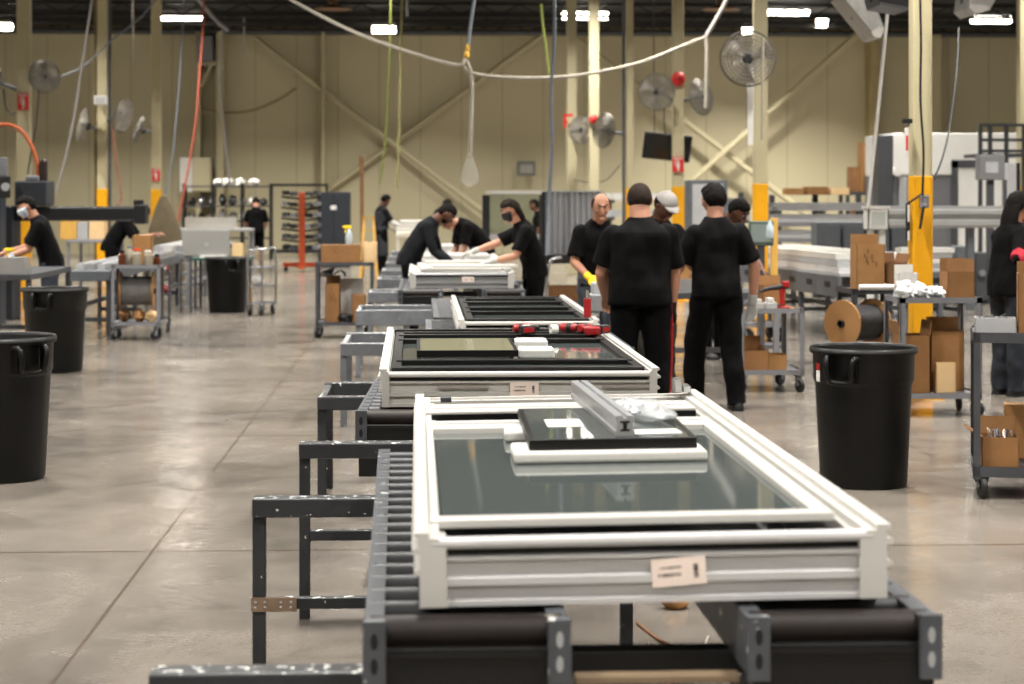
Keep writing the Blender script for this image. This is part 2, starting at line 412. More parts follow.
# ==== the conveyor line ==============================================================================================
def make_conveyor(label, loc, rz):
    t = thing('roller_conveyor', label, 'conveyor', loc, rz, 'roller conveyor sections of the middle line')
    Lc, Wc, RT = 2.95, 1.25, .740
    lanes = ((-Wc / 2, -.185), (.205, Wc / 2))
    for a, b in lanes:
        for k, x in enumerate((a, b)):
            s = 1 if k == 0 else -1           # channel opens to the rollers
            mb = MB()
            poly = [(0, 0), (0, .125), (.042 * s, .125), (.042 * s, .119), (.006 * s, .119), (.006 * s, .006), (.042 * s, .006), (.042 * s, 0)]
            if s < 0: poly = poly[::-1]
            mb.prism(poly, (x, -.02, .612), (1, 0, 0), (0, 0, 1), (0, Lc + .02, 0))
            r = mb.build('side_rail', STEEL, t)
            e = MB(); e.bx(x - .004 + (0 if s > 0 else -.042), x + .046 - (0 if s > 0 else .042), -.03, -.012, .602, .745)
            eb = e.build('end_bracket', STEEL, r, bevel=.004)
            sl = MB()
            xc = x + .021 * s
            for z in (.647, .70):
                sl.rings([[(xc + .008 * math.cos(2 * PI * i / 12), y, z + .018 * math.sin(2 * PI * i / 12)) for i in range(12)] for y in (-.0305, -.0295)])
            sl.build('bolt_slot', LGREY if k else BLACK, r)
        n = 19
        for i in range(n):
            y = .05 + i * .155; end = i == 0
            rr = .038 if end else .029
            mb = MB(); mb.cyl((a + .012, y, RT - rr), (b - .012, y, RT - rr), rr, n=18); mb.cyl((a + .004, y, RT - rr), (b - .004, y, RT - rr), .008, n=8)
            mb.build('roller', ROLLEND if end else ROLL, t, smooth=True)
        MB().bx(a + .01, b - .01, -.012, .008, .46, .68).build('front_plate', DARKST, t, bevel=.003)
        MB().bx(a + .05, b - .05, -.018, -.012, .66, .672).build('drip_strip', DARKST, t)
    for y in (.25, Lc - .55):
        MB().bx(-Wc / 2 + .1, Wc / 2 - .1, y, y + .07, .556, .61).build('cross_member', DARKST, t, bevel=.004)
    MB().bx(-.17, .19, .0, .05, .595, .612).build('tie_bar', G('tan_tie', '#7d6b55', .6, 0, .1, 8), t, bevel=.003)
    for x in (-.21, .25):
        for y in (.35, Lc - .25):
            l = MB().bx(x - .022, x + .022, y - .022, y + .022, 0, .61).build('leg', STEEL, t, bevel=.003)
            MB().bx(x - .05, x + .05, y - .05, y + .05, 0, .012).build('foot_plate', STEEL, l)
    return t
CV = make_conveyor('nearest roller conveyor, two lanes with rust-brown end rollers, carrying the nearest white frame', (.504, 4.3, 0), .011)
dup(CV, (.35, 8.5, 0), -.030, 'second roller conveyor from the camera, under the black-inside frame with the small pane')
dup(CV, (.72, 15.1, 0), 0, 'third roller conveyor from the camera, bare rollers left of the dark frame')
dup(CV, (.40, 19.6, 0), 0, 'fourth roller conveyor, carrying the silver frame with loose white boards')
dup(CV, (.44, 23.9, 0), 0, 'fifth roller conveyor, between the stooping worker and the long-haired worker')
dup(CV, (.42, 27.6, 0), 0, 'sixth roller conveyor, behind the stooping worker in black')
CV3 = dup(CV, (.66, 12.0, 0), 0, 'roller conveyor under the dark frame that is third from the camera')

def stand(X0, X1, Y0, Y1, ztop, bh, zlow, label, M=STAND, patch=False, two=True, lw=.046):
    xc, yc = (X0 + X1) / 2, (Y0 + Y1) / 2
    t = thing('support_stand', label, 'stand', (xc, yc, 0), 0, 'steel support stands along the left of the line')
    hx, hy = (X1 - X0) / 2, (Y1 - Y0) / 2
    for sy in ((-1, 1) if two else (-1,)):
        y = sy * hy if two else 0
        yy = y - sy * .0
        MB().bx(-hx, hx, yy - .045, yy + .045, ztop - bh, ztop).build('cross_beam', M, t, bevel=.006)
        for sx in (-1, 1):
            x = sx * (hx - lw / 2)
            l = MB().bx(x - lw / 2, x + lw / 2, yy - lw / 2, yy + lw / 2, 0, ztop - bh).build('leg', M, t, bevel=.004)
        if zlow: MB().bx(-hx + lw, hx - lw, yy - .02, yy + .02, zlow - .04, zlow).build('lower_rail', M, t, bevel=.004)
        if patch:
            p = MB().bx(-hx - .004, -hx + .155, yy - .031, yy - .023, zlow - .045, zlow + .004).build('patch_plate', G('brown_patch', '#7a6654', .5, .1, .2, 20), t, label='riveted brown patch plate')
            r = MB()
            for xx in (.012, .045, .1, .135):
                for z in (-.03, -.012): r.ell((-hx + xx, yy - .032, zlow + z), (.005, .004, .005), n=8, k=5)
            r.build('rivet', LGREY, p, smooth=True)
    if two:
        for sx in (-1, 1):
            x = sx * (hx - lw / 2)
            MB().bx(x - .02, x + .02, -hy + .045, hy - .045, ztop - bh, ztop - .01).build('side_rail', M, t, bevel=.004)
    return t
stand(-.60, .25, 4.42, 4.5, .60, .06, 0, 'low support stand nearest the camera, only its top edge in view', two=False)
stand(-.59, .20, 6.96, 7.1, .597, .067, .245, 'front support stand with a brown riveted patch on its lower rail', patch=True, two=False)
stand(-.476, .30, 7.78, 7.9, .69, .06, .345, 'round-cornered support stand second from the camera, between first and second conveyors', two=False, lw=.042)
stand(-.545, -.14, 10.55, 11.35, .60, .07, 0, 'support stand left of the second conveyor, chipped white along its top')
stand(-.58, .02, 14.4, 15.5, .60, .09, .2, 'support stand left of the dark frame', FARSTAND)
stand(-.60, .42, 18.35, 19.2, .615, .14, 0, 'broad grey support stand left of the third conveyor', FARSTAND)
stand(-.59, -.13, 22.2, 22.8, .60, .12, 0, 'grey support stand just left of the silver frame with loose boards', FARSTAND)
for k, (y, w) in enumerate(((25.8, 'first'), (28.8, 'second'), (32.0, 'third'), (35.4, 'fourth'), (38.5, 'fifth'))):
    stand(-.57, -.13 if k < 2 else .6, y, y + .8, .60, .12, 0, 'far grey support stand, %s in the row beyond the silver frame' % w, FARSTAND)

# ---- glazed frames --------------------------------------------------------------------------------------------------
FPROF = [(-.004, .0), (-.004, .012), (.008, .015), (.008, .042), (-.006, .046), (-.006, .062), (.008, .066), (.008, .098), (-.005, .102), (-.005, .110),
         (.026, .112), (.026, .126), (-.006, .128), (-.011, .131), (-.013, .139), (-.011, .147), (-.004, .151), (.022, .151), (.024, .142), (.055, .142), (.057, .0)]
def frame_unit(name, label, loc, rz, W_, L_, outer, face, sash, glass, bars=(), H=.165, group='window frames on the line', inner=True, sticker=None, glass_z=.138, front_gap=.19, sw=1., farm=None, il=None, ir=None, wl=.045, wr=.045, far_end=None):
    t = thing(name, label, 'window frame', loc, rz, group)
    hx = W_ / 2
    k = H / .165
    pr = [(a, b * k) for a, b in FPROF]
    # front and far members span between the two stiles
    MB().prism(pr, (-hx + .03, 0, 0), (0, 1, 0), (0, 0, 1), (W_ - .06, 0, 0)).build('front_member', face, t)
    MB().prism([(-a, b) for a, b in pr][::-1], (-hx + .03, L_, 0), (0, 1, 0), (0, 0, 1), (W_ - .06, 0, 0)).build('far_member', farm or outer, t)
    MB().bx(-hx + .04, hx - .04, .012, .0255, .113, .1255).build('slot_shade_strip', BLKA, t)  # black filler strip stands in for the shade inside the front slot
    sp = [(0, 0), (0, .07), (-.012, .074), (-.012, .082), (0, .086), (0, .118), (-.016, .122), (-.016, .13), (0, .134), (0, .15), (-.012, .158), (-.01, H), (.022, H), (.022, .152), (.045, .152), (.045, .134), (.06, .134), (.062, 0)]
    for s in (-1, 1):
        p = [(-s * (a if a <= .022 else .022 + (a - .022) * sw), b) for a, b in sp]
        if s > 0: p = p[::-1]
        p = [(a, b * k) for a, b in p]
        MB().prism(p, (s * hx, -.012, 0), (1, 0, 0), (0, 0, 1), (0, L_ + .024, 0)).build('side_stile', outer, t)
    if inner:
        zt = H - .003
        ix, y0, y1, w = hx - .028 - .042 * sw, front_gap, L_ - .34, .06
        xl = -hx + il if il else -ix; xr = hx - ir if ir else ix; wf = w
        if far_end: y1, wf = far_end
        for nm, a in (('sash_rail', (xl, xr, y0, y0 + w)), ('sash_rail', (xl, xr, y1 - wf, y1)), ('sash_stile', (xl, xl + wl, y0 + w, y1 - wf)), ('sash_stile', (xr - wr, xr, y0 + w, y1 - wf))):
            MB().bx(*a, zt - .022, zt).build(nm, sash, t, bevel=.004)
        MB().bx(xl + wl - .005, xr - wr + .005, y0 + w - .005, y1 - wf + .005, glass_z - .006, glass_z + .006).build('glass_pane', glass, t)
        # the track slots and ribs at the far end
        if ir and ir > .09:
            MB().bx(xr + .016, xr + .034, .06, L_ - .06, .05, zt - .012).build('track_rail', outer, t, bevel=.003); MB().bx(xr + .046, hx - .04, .06, L_ - .06, .05, zt - .004).build('track_rail', outer, t, bevel=.003)
        for y, w2 in (((y1 + .27, .26),) if far_end else ((y1 + .045, .05), (y1 + .16, .06))):
            MB().bx(xl, xr, y, y + w2, (zt - .010 if far_end else .05), zt - (.0 if y > y1 + .1 else .01)).build('track_rail', sash if sash is not BLKA else BLKA, t, bevel=.003)
        MB().bx(-ix - .012, ix + .012, .057, L_ - .057, .0, .008).build('back_panel', BLKA, t)
        if far_end:
            MB().bx(xl, xr, y1 + .272, y1 + .285, .01, zt - .0105).build('far_slot_shade', BLKA, t); MB().bx(xl + .02, xr - .02, y1 + .385, y1 + .395, zt - .0005, zt + .0005).build('groove_line', DGREY, t)  # black strip stands in for far slot shade; dark line for a groove
            MB().bx(xl + .02, xr - .02, y1 - .10, y1 - .09, zt - .0005, zt + .0005).build('groove_line', DGREY, t)  # rail groove drawn as a thin dark line
        for y, M in bars:
            MB().bx(-ix + .02, ix - .02, y, y + .07, zt - .03, zt + .006).build('cross_bar', M, t, bevel=.003)
    if sticker:
        x, z, w, h, tilt = sticker
        a = math.radians(tilt); U = (math.cos(a), 0, math.sin(a)); V = (-math.sin(a), 0, math.cos(a))
        lb = MB().prism([(-w / 2, -h / 2), (w / 2, -h / 2), (w / 2, h / 2), (-w / 2, h / 2)], (x, -.006, z), U, V, (0, -.001, 0)).build('label_sticker', LABEL, t, label='white paper label')
        def q(mb, u0, u1, v0, v1): mb.prism([(u0 * w, v0 * h), (u1 * w, v0 * h), (u1 * w, v1 * h), (u0 * w, v1 * h)], (x, -.0071, z), U, V, (0, -.0004, 0))
        r = random.Random(4)
        for v0, v1, u0, u1 in ((.12, .2, -.34, .02), (-.16, -.04, -.38, .02)):     # two lines of print
            u = u0; pm = MB()
            while u < u1:
                l = r.choice((.012, .02, .03)); q(pm, u, u + l, v0 + r.uniform(0, .02), v1); u += l + r.choice((.008, .012, .03))
            pm.build('print_line', INK, lb)
        pm = MB()
        for j in range(9):                                                        # upright bar strip at the right end
            q(pm, .27, .27 + .085, -.26 + j * .058, -.26 + j * .058 + r.choice((.025, .04, .048)))
        pm.build('bar_print', INK, lb)
    return t
ZB = .741
W1 = frame_unit('glazed_frame', 'large white glazed frame nearest the camera, foam and a dark pane on it', (.520, 4.42, ZB), .002, 1.045, 3.12, WHITE, RIB, WHITE, DGLASS, il=.026, ir=.075, wl=.022, wr=.045, far_end=(2.23, .22), sticker=(.055, .068, .122, .062, 4))
# window opening latch and screw block on the near left corner
W2 = frame_unit('glazed_frame', 'white frame with black inner sashes, second from the camera, pane and foam on it', (.43, 8.66, ZB), .004, 1.2, 2.8, WHITE, WHITE, BLKA, DGLASS, bars=((.42, BLKA), (1.75, BLKA), (2.1, BLKA)), sticker=(.02, .075, .125, .062, 0), front_gap=.1, sw=.3, farm=BLKA)
for x0, x1 in ((-.36, -.13), (.36, .58)):
    MB().bx(x0, x1, -.008, -.0045, .078, .092).build('grey_clip', G('warm_grey', '#a8a09a', .5, .2, .05, 8), W2, bevel=.002)
W3 = frame_unit('glazed_frame', 'black-sashed frame with white edges third from the camera, behind the red power tools', (.66, 12.15, ZB), 0, .84, 3.0, WHITE, WHITE, BLKA, DGLASS, bars=((.8, BLKA), (1.3, BLKA), (2.0, BLKA)), front_gap=.1, sw=.3, farm=BLKA)
W4 = frame_unit('glazed_frame', 'silver ribbed frame in front of the stooping worker, loose white boards on top', (.41, 19.9, ZB), 0, 1.04, 2.4, WHITE, SILV, WHITE, DGLASS, sticker=(.06, .09, .12, .055, 0))
W5 = frame_unit('glazed_frame', 'white frame the long-haired worker reaches across', (.44, 24.1, ZB), 0, 1.04, 2.4, WHITE, WHITE, WHITE, DGLASS)
W6 = frame_unit('glazed_frame', 'farthest white frame on the middle line, behind the stooping worker', (.44, 27.8, ZB), 0, 1.0, 2.4, WHITE, WHITE, WHITE, DGLASS)
# raised corner key standing at the far right corner of the nearest frame
kb = MB(); kb.bx(.44, .47, 3.02, 3.1, .165, .215); kb.bx(.47, .5, 3.0, 3.1, .165, .19); kb.build('corner_key', CHROME, W1, bevel=.003)
kb = MB(); kb.bx(-.44, -.40, 2.9, 2.96, .153, .172); kb.build('corner_screw_block', DGREY, W1, bevel=.003)

# loose boards on the silver frame
Z4 = ZB + .166
def board(label, x0, x1, y0, y1, z, t_, rz, M=WHITE, tilt=0.):
    mb = MB().box((0, 0, t_ / 2), (x1 - x0, y1 - y0, t_), rot(0, tilt, 0)); mb.bx(0, 0.001, 0, .001, t_ / 2, t_ / 2 + .001)
    e = MB()
    o = solo('white_board', label, 'board', mb, M, ((x0 + x1) / 2, (y0 + y1) / 2, z), rz, 'loose white boards on the silver frame', bevel=.004)
    return o
board('wide white board lying lowest on the silver frame', -.02, .8, 20.1, 22.0, Z4 + .001, .025, .02)
board('narrow white board lying skewed on top, its right end past the silver frame', .1, .98, 20.3, 20.75, Z4 + .030, .02, .06)
board('white strip board at the back of the silver frame near the gloved hands', .05, .85, 21.3, 21.65, Z4 + .03, .03, -.03)
board('white board lying across the frame the long-haired worker reaches over', 0., .85, 24.5, 25.8, Z4 + .001, .03, .0)
board('white board stacked on the farthest white frame of the middle line', .0, .8, 28., 29.8, Z4 + .001, .06, .0)

# ---- things lying on the nearest frame -------------------------------------------------------------------------------
ZG = ZB + .138 + .0065
def foam(label, x0, x1, y0, y1, z, h, rz=0, g='white foam blocks'):
    mb = MB().box((0, 0, h / 2), (x1 - x0, y1 - y0, h)); o = solo('foam_block', label, 'foam', mb, FOAM, ((x0 + x1) / 2, (y0 + y1) / 2, z), rz, g, bevel=.01, seg=3)
    return o
foam('long white foam block under the front edge of the small pane on the nearest frame', .265, .82, 5.66, 5.92, ZG, .032)
foam('white foam block poking out left behind the small pane on the nearest frame', .262, .62, 6.17, 6.38, ZG, .032, -.02)
def small_pane(label, x0, x1, y0, y1, z, rz, M=DGLASS):
    t = thing('small_glass_unit', label, 'glass unit', ((x0 + x1) / 2, (y0 + y1) / 2, z), rz, 'small black-edged glass units')
    hx, hy = (x1 - x0) / 2, (y1 - y0) / 2
    MB().bx(-hx + .004, hx - .004, -hy + .004, hy - .004, .024, .030).build('top_glass', M, t)
    e = MB()
    for a in ((-hx, hx, -hy, -hy + .018), (-hx, hx, hy - .018, hy), (-hx, -hx + .018, -hy + .018, hy - .018), (hx - .018, hx, -hy + .018, hy - .018)): e.bx(*a, 0, .0305)
    e.build('edge_seal', BLKA, t, bevel=.002)
    MB().bx(-hx + .018, hx - .018, -hy + .018, hy - .018, .002, .006).build('bottom_glass', M, t)
    return t
ZI = ZG + .0325
small_pane('small black-edged glass unit lying on foam on the nearest frame', .315, .80, 5.71, 6.56, ZI, -.01)
MB_ = MB()
prof = [(-.036, 0), (.036, 0), (.036, .014), (.03, .018), (.03, .042), (.036, .046), (.034, .058), (.008, .06), (.006, .052), (-.006, .052), (-.008, .06), (-.034, .058), (-.036, .046), (-.03, .042), (-.03, .018), (-.036, .014)]
prof2 = [(a * .8, b) for a, b in prof]
t = thing('aluminium_bar', 'short mill-finish aluminium bar lying across the small glass unit on the nearest frame', 'metal bar', (.57, 6.32, ZI + .0312), .04)
MB().prism(prof2, (0, -.56, 0), (1, 0, 0), (0, 0, 1), (0, 1.12, 0)).build('extrusion', SILV, t)
c = MB(); c.bx(-.006, .006, -.5612, -.5602, .016, .044); c.bx(-.014, .014, -.5612, -.5602, .038, .044); c.bx(-.014, .014, -.5612, -.5602, .014, .02); c.build('end_cavity', BLACK, t)
# clear bag of fittings
def bag(name, label, loc, rx, ry, rz_, M=PLASTIC, seed=1, rot_=0, group=None, fill=None, cat='plastic bag'):
    t = thing(name, label, cat, loc, rot_, group)
    r = random.Random(seed); mb = MB(); mb.ell((0, 0, rz_), (rx, ry, rz_), n=26, k=16)
    for v in mb.v:
        n = noise.noise(Vector((v.x / rx * 1.7 + seed, v.y / ry * 1.7, v.z / rz_)) ) + .5 * noise.noise(Vector((v.x / rx * 5 + seed, v.y / ry * 5, v.z / rz_ * 2)))
        c = Vector((0, 0, rz_)); v += (v - c) * .3 * n; v.z = max(.0, v.z)
    mb.build('bag', M, t, smooth=80)
    if fill:
        f = MB()
        for i in range(fill):
            p = Vector((r.uniform(-.6, .6) * rx, r.uniform(-.6, .6) * ry, rz_ * r.uniform(.4, 1.1))); d = Vector((r.uniform(-1, 1), r.uniform(-1, 1), .2)) * rx * .35
            f.bar(p - d, p + d, rx * .14)
        f.build('fittings', CHROME, t)
    return t
bag('bag_of_fittings', 'clear plastic bag of metal fittings lying right of the bar on the small glass unit', (.70, 6.25, ZI + .031), .075, .26, .026, seed=3, rot_=.12, fill=9)
solo('paper_sheet', 'white paper strip lying on the small glass unit under the clear bag', 'paper', MB().box((0, 0, .0006), (.17, .11, .0008)), WPAP, (.68, 5.86, ZI + .0307), .05)
solo('paper_sheet', 'white paper label lying on the small glass unit left of the bar', 'paper', MB().box((0, 0, .0006), (.11, .2, .0008)), WPAP, (.44, 6.12, ZI + .0307), .0)

# ---- things on the second frame
ZG2 = ZB + .1445
foam('lower white foam block right of the small pane on the second frame', .465, .635, 9.42, 9.62, ZG2 + .001, .045)
foam('upper white foam block behind the lower one on the second frame', .47, .63, 9.86, 10.06, ZG2 + .001, .055)
foam('white foam block under the small pane on the second frame', .0, .42, 9.3, 9.5, ZG2 + .001, .02)
small_pane('small black-edged pale glass unit lying on the second frame', -.02, .455, 9.28, 10.1, ZG2 + .0215, 0, G('pale_glass', '#8f8f78', .06, 0, 0, 1, trans=.2, ior=1.6))

def drill(label, loc, rz, lying=True, M=RED, scale=1.):
    t = thing('power_drill', label, 'power tool', loc, rz, 'red cordless power tools')
    t.scale = (scale,) * 3
    # lying on its side: barrel along x, grip along y
    b = MB(); b.tube([(-.075, 0, .034), (-.06, 0, .034), (.03, 0, .034), (.05, 0, .034)], [.022, .032, .032, .026], 16); b.build('motor_body', M, t, smooth=True)
    MB().tube([(-.04, 0, .034), (-.005, 0, .034)], .0335, 16).build('vent_band', BLACK, t, smooth=True)
    MB().tube([(.05, 0, .034), (.075, 0, .034), (.11, 0, .034), (.115, 0, .034)], [.024, .022, .014, .008], 14).build('chuck', BLACK, t, smooth=True)
    MB().tube([(.1, 0, .034), (.15, 0, .034)], .004, 8).build('drill_bit', CHROME, t, smooth=True)
    MB().tube([(-.02, -.02, .032), (-.03, -.07, .032), (-.035, -.125, .032)], [.02, .018, .021], 12).build('grip', BLACK, t, smooth=True)
    MB().bx(-.085, .025, -.185, -.125, .004, .062).build('battery', BLACK if M is RED else RED, t, bevel=.01)
    MB().bx(-.07, .01, -.187, -.18, .015, .05).build('battery_badge', RED, t, bevel=.004)
    MB().ell((.0, -.03, .032), (.008, .012, .012), n=10, k=6).build('trigger', RED, t, smooth=True)
    return t
Z2 = ZB + .1685
drill('red cordless drill at the left of the tool group on the second frame', (.56, 10.86, Z2), .3, scale=.8)
drill('red cordless driver lying in the middle of the tool group on the second frame', (.80, 10.88, Z2), 2.6, scale=.8)
drill('red cordless driver at the right of the tool group on the second frame', (.90, 10.85, Z2), .9, scale=.8)
for x, y, l in ((.57, 10.76, 'small white paper roll beside the left red drill'), (.72, 10.77, 'small white paper roll beside the middle red driver')):
    mb = MB().lathe([(.012, -.02), (.024, -.02), (.026, -.017), (.026, .017), (.024, .02), (.012, .02)], 20, ax=rot(0, PI / 2, 0), c=(0, 0, .026), close=True)
    solo('paper_roll', l, 'paper roll', mb, WPAP, (x, y, Z2), .3, 'small rolls among the power tools', smooth=True)
mb = MB().lathe([(.01, 0), (.045, 0), (.05, .015), (.05, .035), (.04, .045), (.01, .045)], 20)
solo('red_plug', 'round red plug right of the power tools on the second frame', 'plug', mb, RED, (.93, 10.74, Z2), 0, smooth=True)
# red clamp standing at the right edge of the third frame, beyond the tools
t = thing('bar_clamp', 'red upright clamp standing on the right white edge beyond the power tools', 'clamp', (1.03, 12.3, ZB + .165), 0)
MB().bx(-.022, .022, -.015, .015, 0, .12).build('clamp_body', RED, t, bevel=.005); MB().cyl((0, 0, .12), (0, 0, .17), .01, n=10).build('screw_handle', CHROME, t, smooth=True)
MB().bx(.022, .07, -.01, .01, .01, .03).build('jaw', CHROME, t, bevel=.003)
# rubbish on the floor in the gap of the nearest conveyor
def junk(label, x, y, pts, r, M, nm='loose_cord', cat='cord'):
    solo(nm, label, cat, MB().tube(curve([Vector(p) for p in pts]), r, 8), M, (x, y, 0), 0, 'bits lying under the line', smooth=True)
gx, gy = 1.02, 7.35
x0, y0 = pos(678, 7.1)
junk('pale cord lying crossed on the floor under the gap in the nearest conveyor', x0, y0, [(-.08, .25, .006), (-.02, .05, .01), (.03, -.1, .008), (.1, .1, .008), (.16, .35, .006)], .006, ROPE)
junk('brown cord lying under the gap in the nearest conveyor', x0, y0, [(-.1, -.4, .006), (0, -.2, .006), (.05, .0, .016), (-.03, .3, .006), (-.08, .6, .006)], .006, CARDD)
junk('dark wire scrap lying under the gap in the nearest conveyor', x0 + .08, y0 - .25, [(-.04, .02, .005), (0, .05, .01), (.05, .0, .005), (.09, .04, .005), (.03, -.06, .008)], .005, BLACK)
mb = MB().ell((0, 0, .03), (.12, .08, .03), n=20, k=10)
for v in mb.v: v.z = max(0, v.z + .02 * noise.noise(v * 22))
solo('black_rag', 'crumpled black rag on the floor under the far end of the nearest conveyor', 'rag', mb, BLACK, floorat(664, 8.2), .3, smooth=80)
mb = MB().ell((0, 0, .028), (.06, .05, .028), n=20, k=10)
for v in mb.v: v.z = max(0, v.z + .02 * noise.noise(v * 25))
solo('crumpled_paper', 'crumpled brown paper on the floor beside the black rag', 'paper', mb, CARD2, floorat(674, 8.0), .3, smooth=80)

# the nearest frame sits a little higher on its right; what lies on it follows
ROLLA = -.012
W1.rotation_euler = (0, ROLLA, .002)
W1.location.z += .52 * .012 + .001
for o in list(bpy.data.objects):
    if o.parent is None and o.get('label') and 4.4 < o.location.y < 7.2 and -.1 < o.location.x < 1.1 and .86 < o.location.z < 1.1:
        o.rotation_euler.y = ROLLA; o.location.z += (o.location.x - .52) * .012 + .52 * .012 + .001
# ==== people =========================================================================================================
SKL = G('skin_light', '#b07e65', .55, 0, .05, 30)
SKM = G('skin_tan', '#9c6b51', .55, 0, .05, 30)
SKD = G('skin_brown', '#5c3a29', .55, 0, .05, 30)
SHIRT = G('black_cotton', '#080809', .85, 0, .3, 14, .35, spec=.12)
SHIRT2 = G('charcoal_cotton', '#15171a', .85, 0, .25, 14, .25, spec=.15)
TROU = G('black_trousers', '#060607', .85, 0, .3, 12, .35, spec=.12)
JEANS = G('grey_jeans', '#3c4048', .85, 0, .2, 14, .2, spec=.15)
DJEANS = G('dark_jeans', '#26292f', .85, 0, .2, 14, .2, spec=.15)
KHAKI = G('dark_khaki', '#2d2a26', .85, 0, .2, 14, .2, spec=.15)
HAIRB = G('black_hair', '#0e0b0a', .8, 0, .3, 60, .4, spec=.15)
HAIRG = G('dark_brown_hair', '#1d1511', .8, 0, .3, 60, .4, spec=.15)
HAIRR = G('cropped_hair', '#2a211b', .8, 0, .3, 60, .4, spec=.15)
SHOE = G('black_shoe', '#0f0f10', .5, 0, .2, 12)
EYEW = G('eye_white', '#cfc9c2', .3, 0, .02, 10)
EYED = G('eye_dark', '#17100c', .2, 0, .02, 10)
LIP = G('lip', '#8e5548', .5, 0, .03, 10)
MASKB = G('mask_blue', '#c3d0dc', .8, 0, .03, 10)
MASKD = G('mask_dark', '#15161a', .8, 0, .03, 10)
GLOVE = G('grey_glove', '#a5a4a0', .8, 0, .1, 20)
CAPM = G('grey_cap', '#8f8b88', .85, 0, .08, 20)

def remesh(mb, name, M, parent, vox, smooth=2, fold=0., fscale=9., stretch=(1, 1, 1), label=None):
    o = mb.build(name + '_raw', M)
    r = o.modifiers.new('r', 'REMESH'); r.mode = 'VOXEL'; r.voxel_size = vox
    if smooth:
        s = o.modifiers.new('s', 'SMOOTH'); s.factor = .5; s.iterations = smooth
    dg = bpy.context.evaluated_depsgraph_get()
    me = bpy.data.meshes.new_from_object(o.evaluated_get(dg))
    old = o.data; bpy.data.objects.remove(o); bpy.data.meshes.remove(old)
    if fold:
        ns = [v.normal.copy() for v in me.vertices]
        for v, n in zip(me.vertices, ns):
            q = Vector((v.co.x * stretch[0], v.co.y * stretch[1], v.co.z * stretch[2])) * fscale
            v.co += n * fold * (noise.noise(q) + .5 * noise.noise(q * 2.3))
    me.polygons.foreach_set('use_smooth', [True] * len(me.polygons))
    me.name = name; me.materials.clear(); me.materials.append(M)
    p = bpy.data.objects.new(name, me); COL.objects.link(p); p.parent = parent
    if label: p['label'] = label
    return p
def sstep(a, b, x):
    t = max(0, min(1, (x - a) / (b - a))); return t * t * (3 - 2 * t)
TORSO = [(-.10, .085, .085, 0), (-.05, .155, .11, -.012), (.03, .166, .117, -.014), (.12, .15, .106, 0), (.2, .152, .107, .004), (.3, .17, .116, .006), (.38, .182, .112, 0),
         (.42, .178, .10, -.008), (.455, .150, .086, -.014), (.485, .112, .074, -.018), (.515, .078, .065, -.014), (.545, .060, .058, -.008)]
def limb(mb, pts, rs, n=14):
    P_, R_ = [], []
    for i in range(len(pts) - 1):
        for k in range(5):
            t = k / 5; P_.append(Vector(pts[i]).lerp(Vector(pts[i + 1]), t)); R_.append(rs[i] * (1 - t) + rs[i + 1] * t)
    P_.append(Vector(pts[-1])); R_.append(rs[-1])
    mb.tube(P_, R_, n)
    mb.ell(pts[0], (rs[0],) * 3, n=n, k=8); mb.ell(pts[-1], (rs[-1],) * 3, n=n, k=8)
def hand_mesh(mb, w, d, n, side, curl=.6, s=1., spread=.06):
    """palm and five fingers from the wrist w along d; n faces out of the palm; side points to the thumb"""
    d = d.normalized(); side = (side - d * side.dot(d)).normalized()
    n = (n - d * n.dot(d) - side * n.dot(side)).normalized()
    rs = []
    for t, hw, th in ((-.01, .024, .019), (.02, .032, .018), (.055, .041, .016), (.085, .040, .014), (.096, .034, .011)):
        rs.append([w + (d * t + side * hw * math.cos(a) + n * th * math.sin(a)) * s for a in [2 * PI * i / 16 for i in range(16)]])
    mb.rings(rs)
    for k, (o, L_) in enumerate(((.031, .072), (.010, .082), (-.011, .076), (-.031, .058))):
        p = w + (d * .082 + side * o) * s; a = 0; pts = [p]; dirn = d + side * o * spread * 20 * .5
        for j, f in enumerate((.45, .32, .23)):
            a += curl * (.5, .75, .6)[j] * (1 + .12 * k)
            v = (dirn.normalized() * math.cos(a) + n * math.sin(a)); p = p + v * L_ * f * s; pts.append(p)
        limb(mb, pts, [.0098 * s, .0092 * s, .0086 * s, .0076 * s], 10)
    p = w + (d * .022 + side * .03) * s; pts = [p]
    v1 = (d * .62 + side * .72 + n * .25).normalized(); v2 = (d * .85 + side * .3 + n * (.3 + .3 * curl)).normalized()
    pts += [p + v1 * .036 * s, p + v1 * .036 * s + v2 * .032 * s, p + v1 * .036 * s + (v2 * .032 + (v2 + n * .3).normalized() * .024) * s]
    limb(mb, pts, [.014 * s, .0115 * s, .0105 * s, .0085 * s], 10)

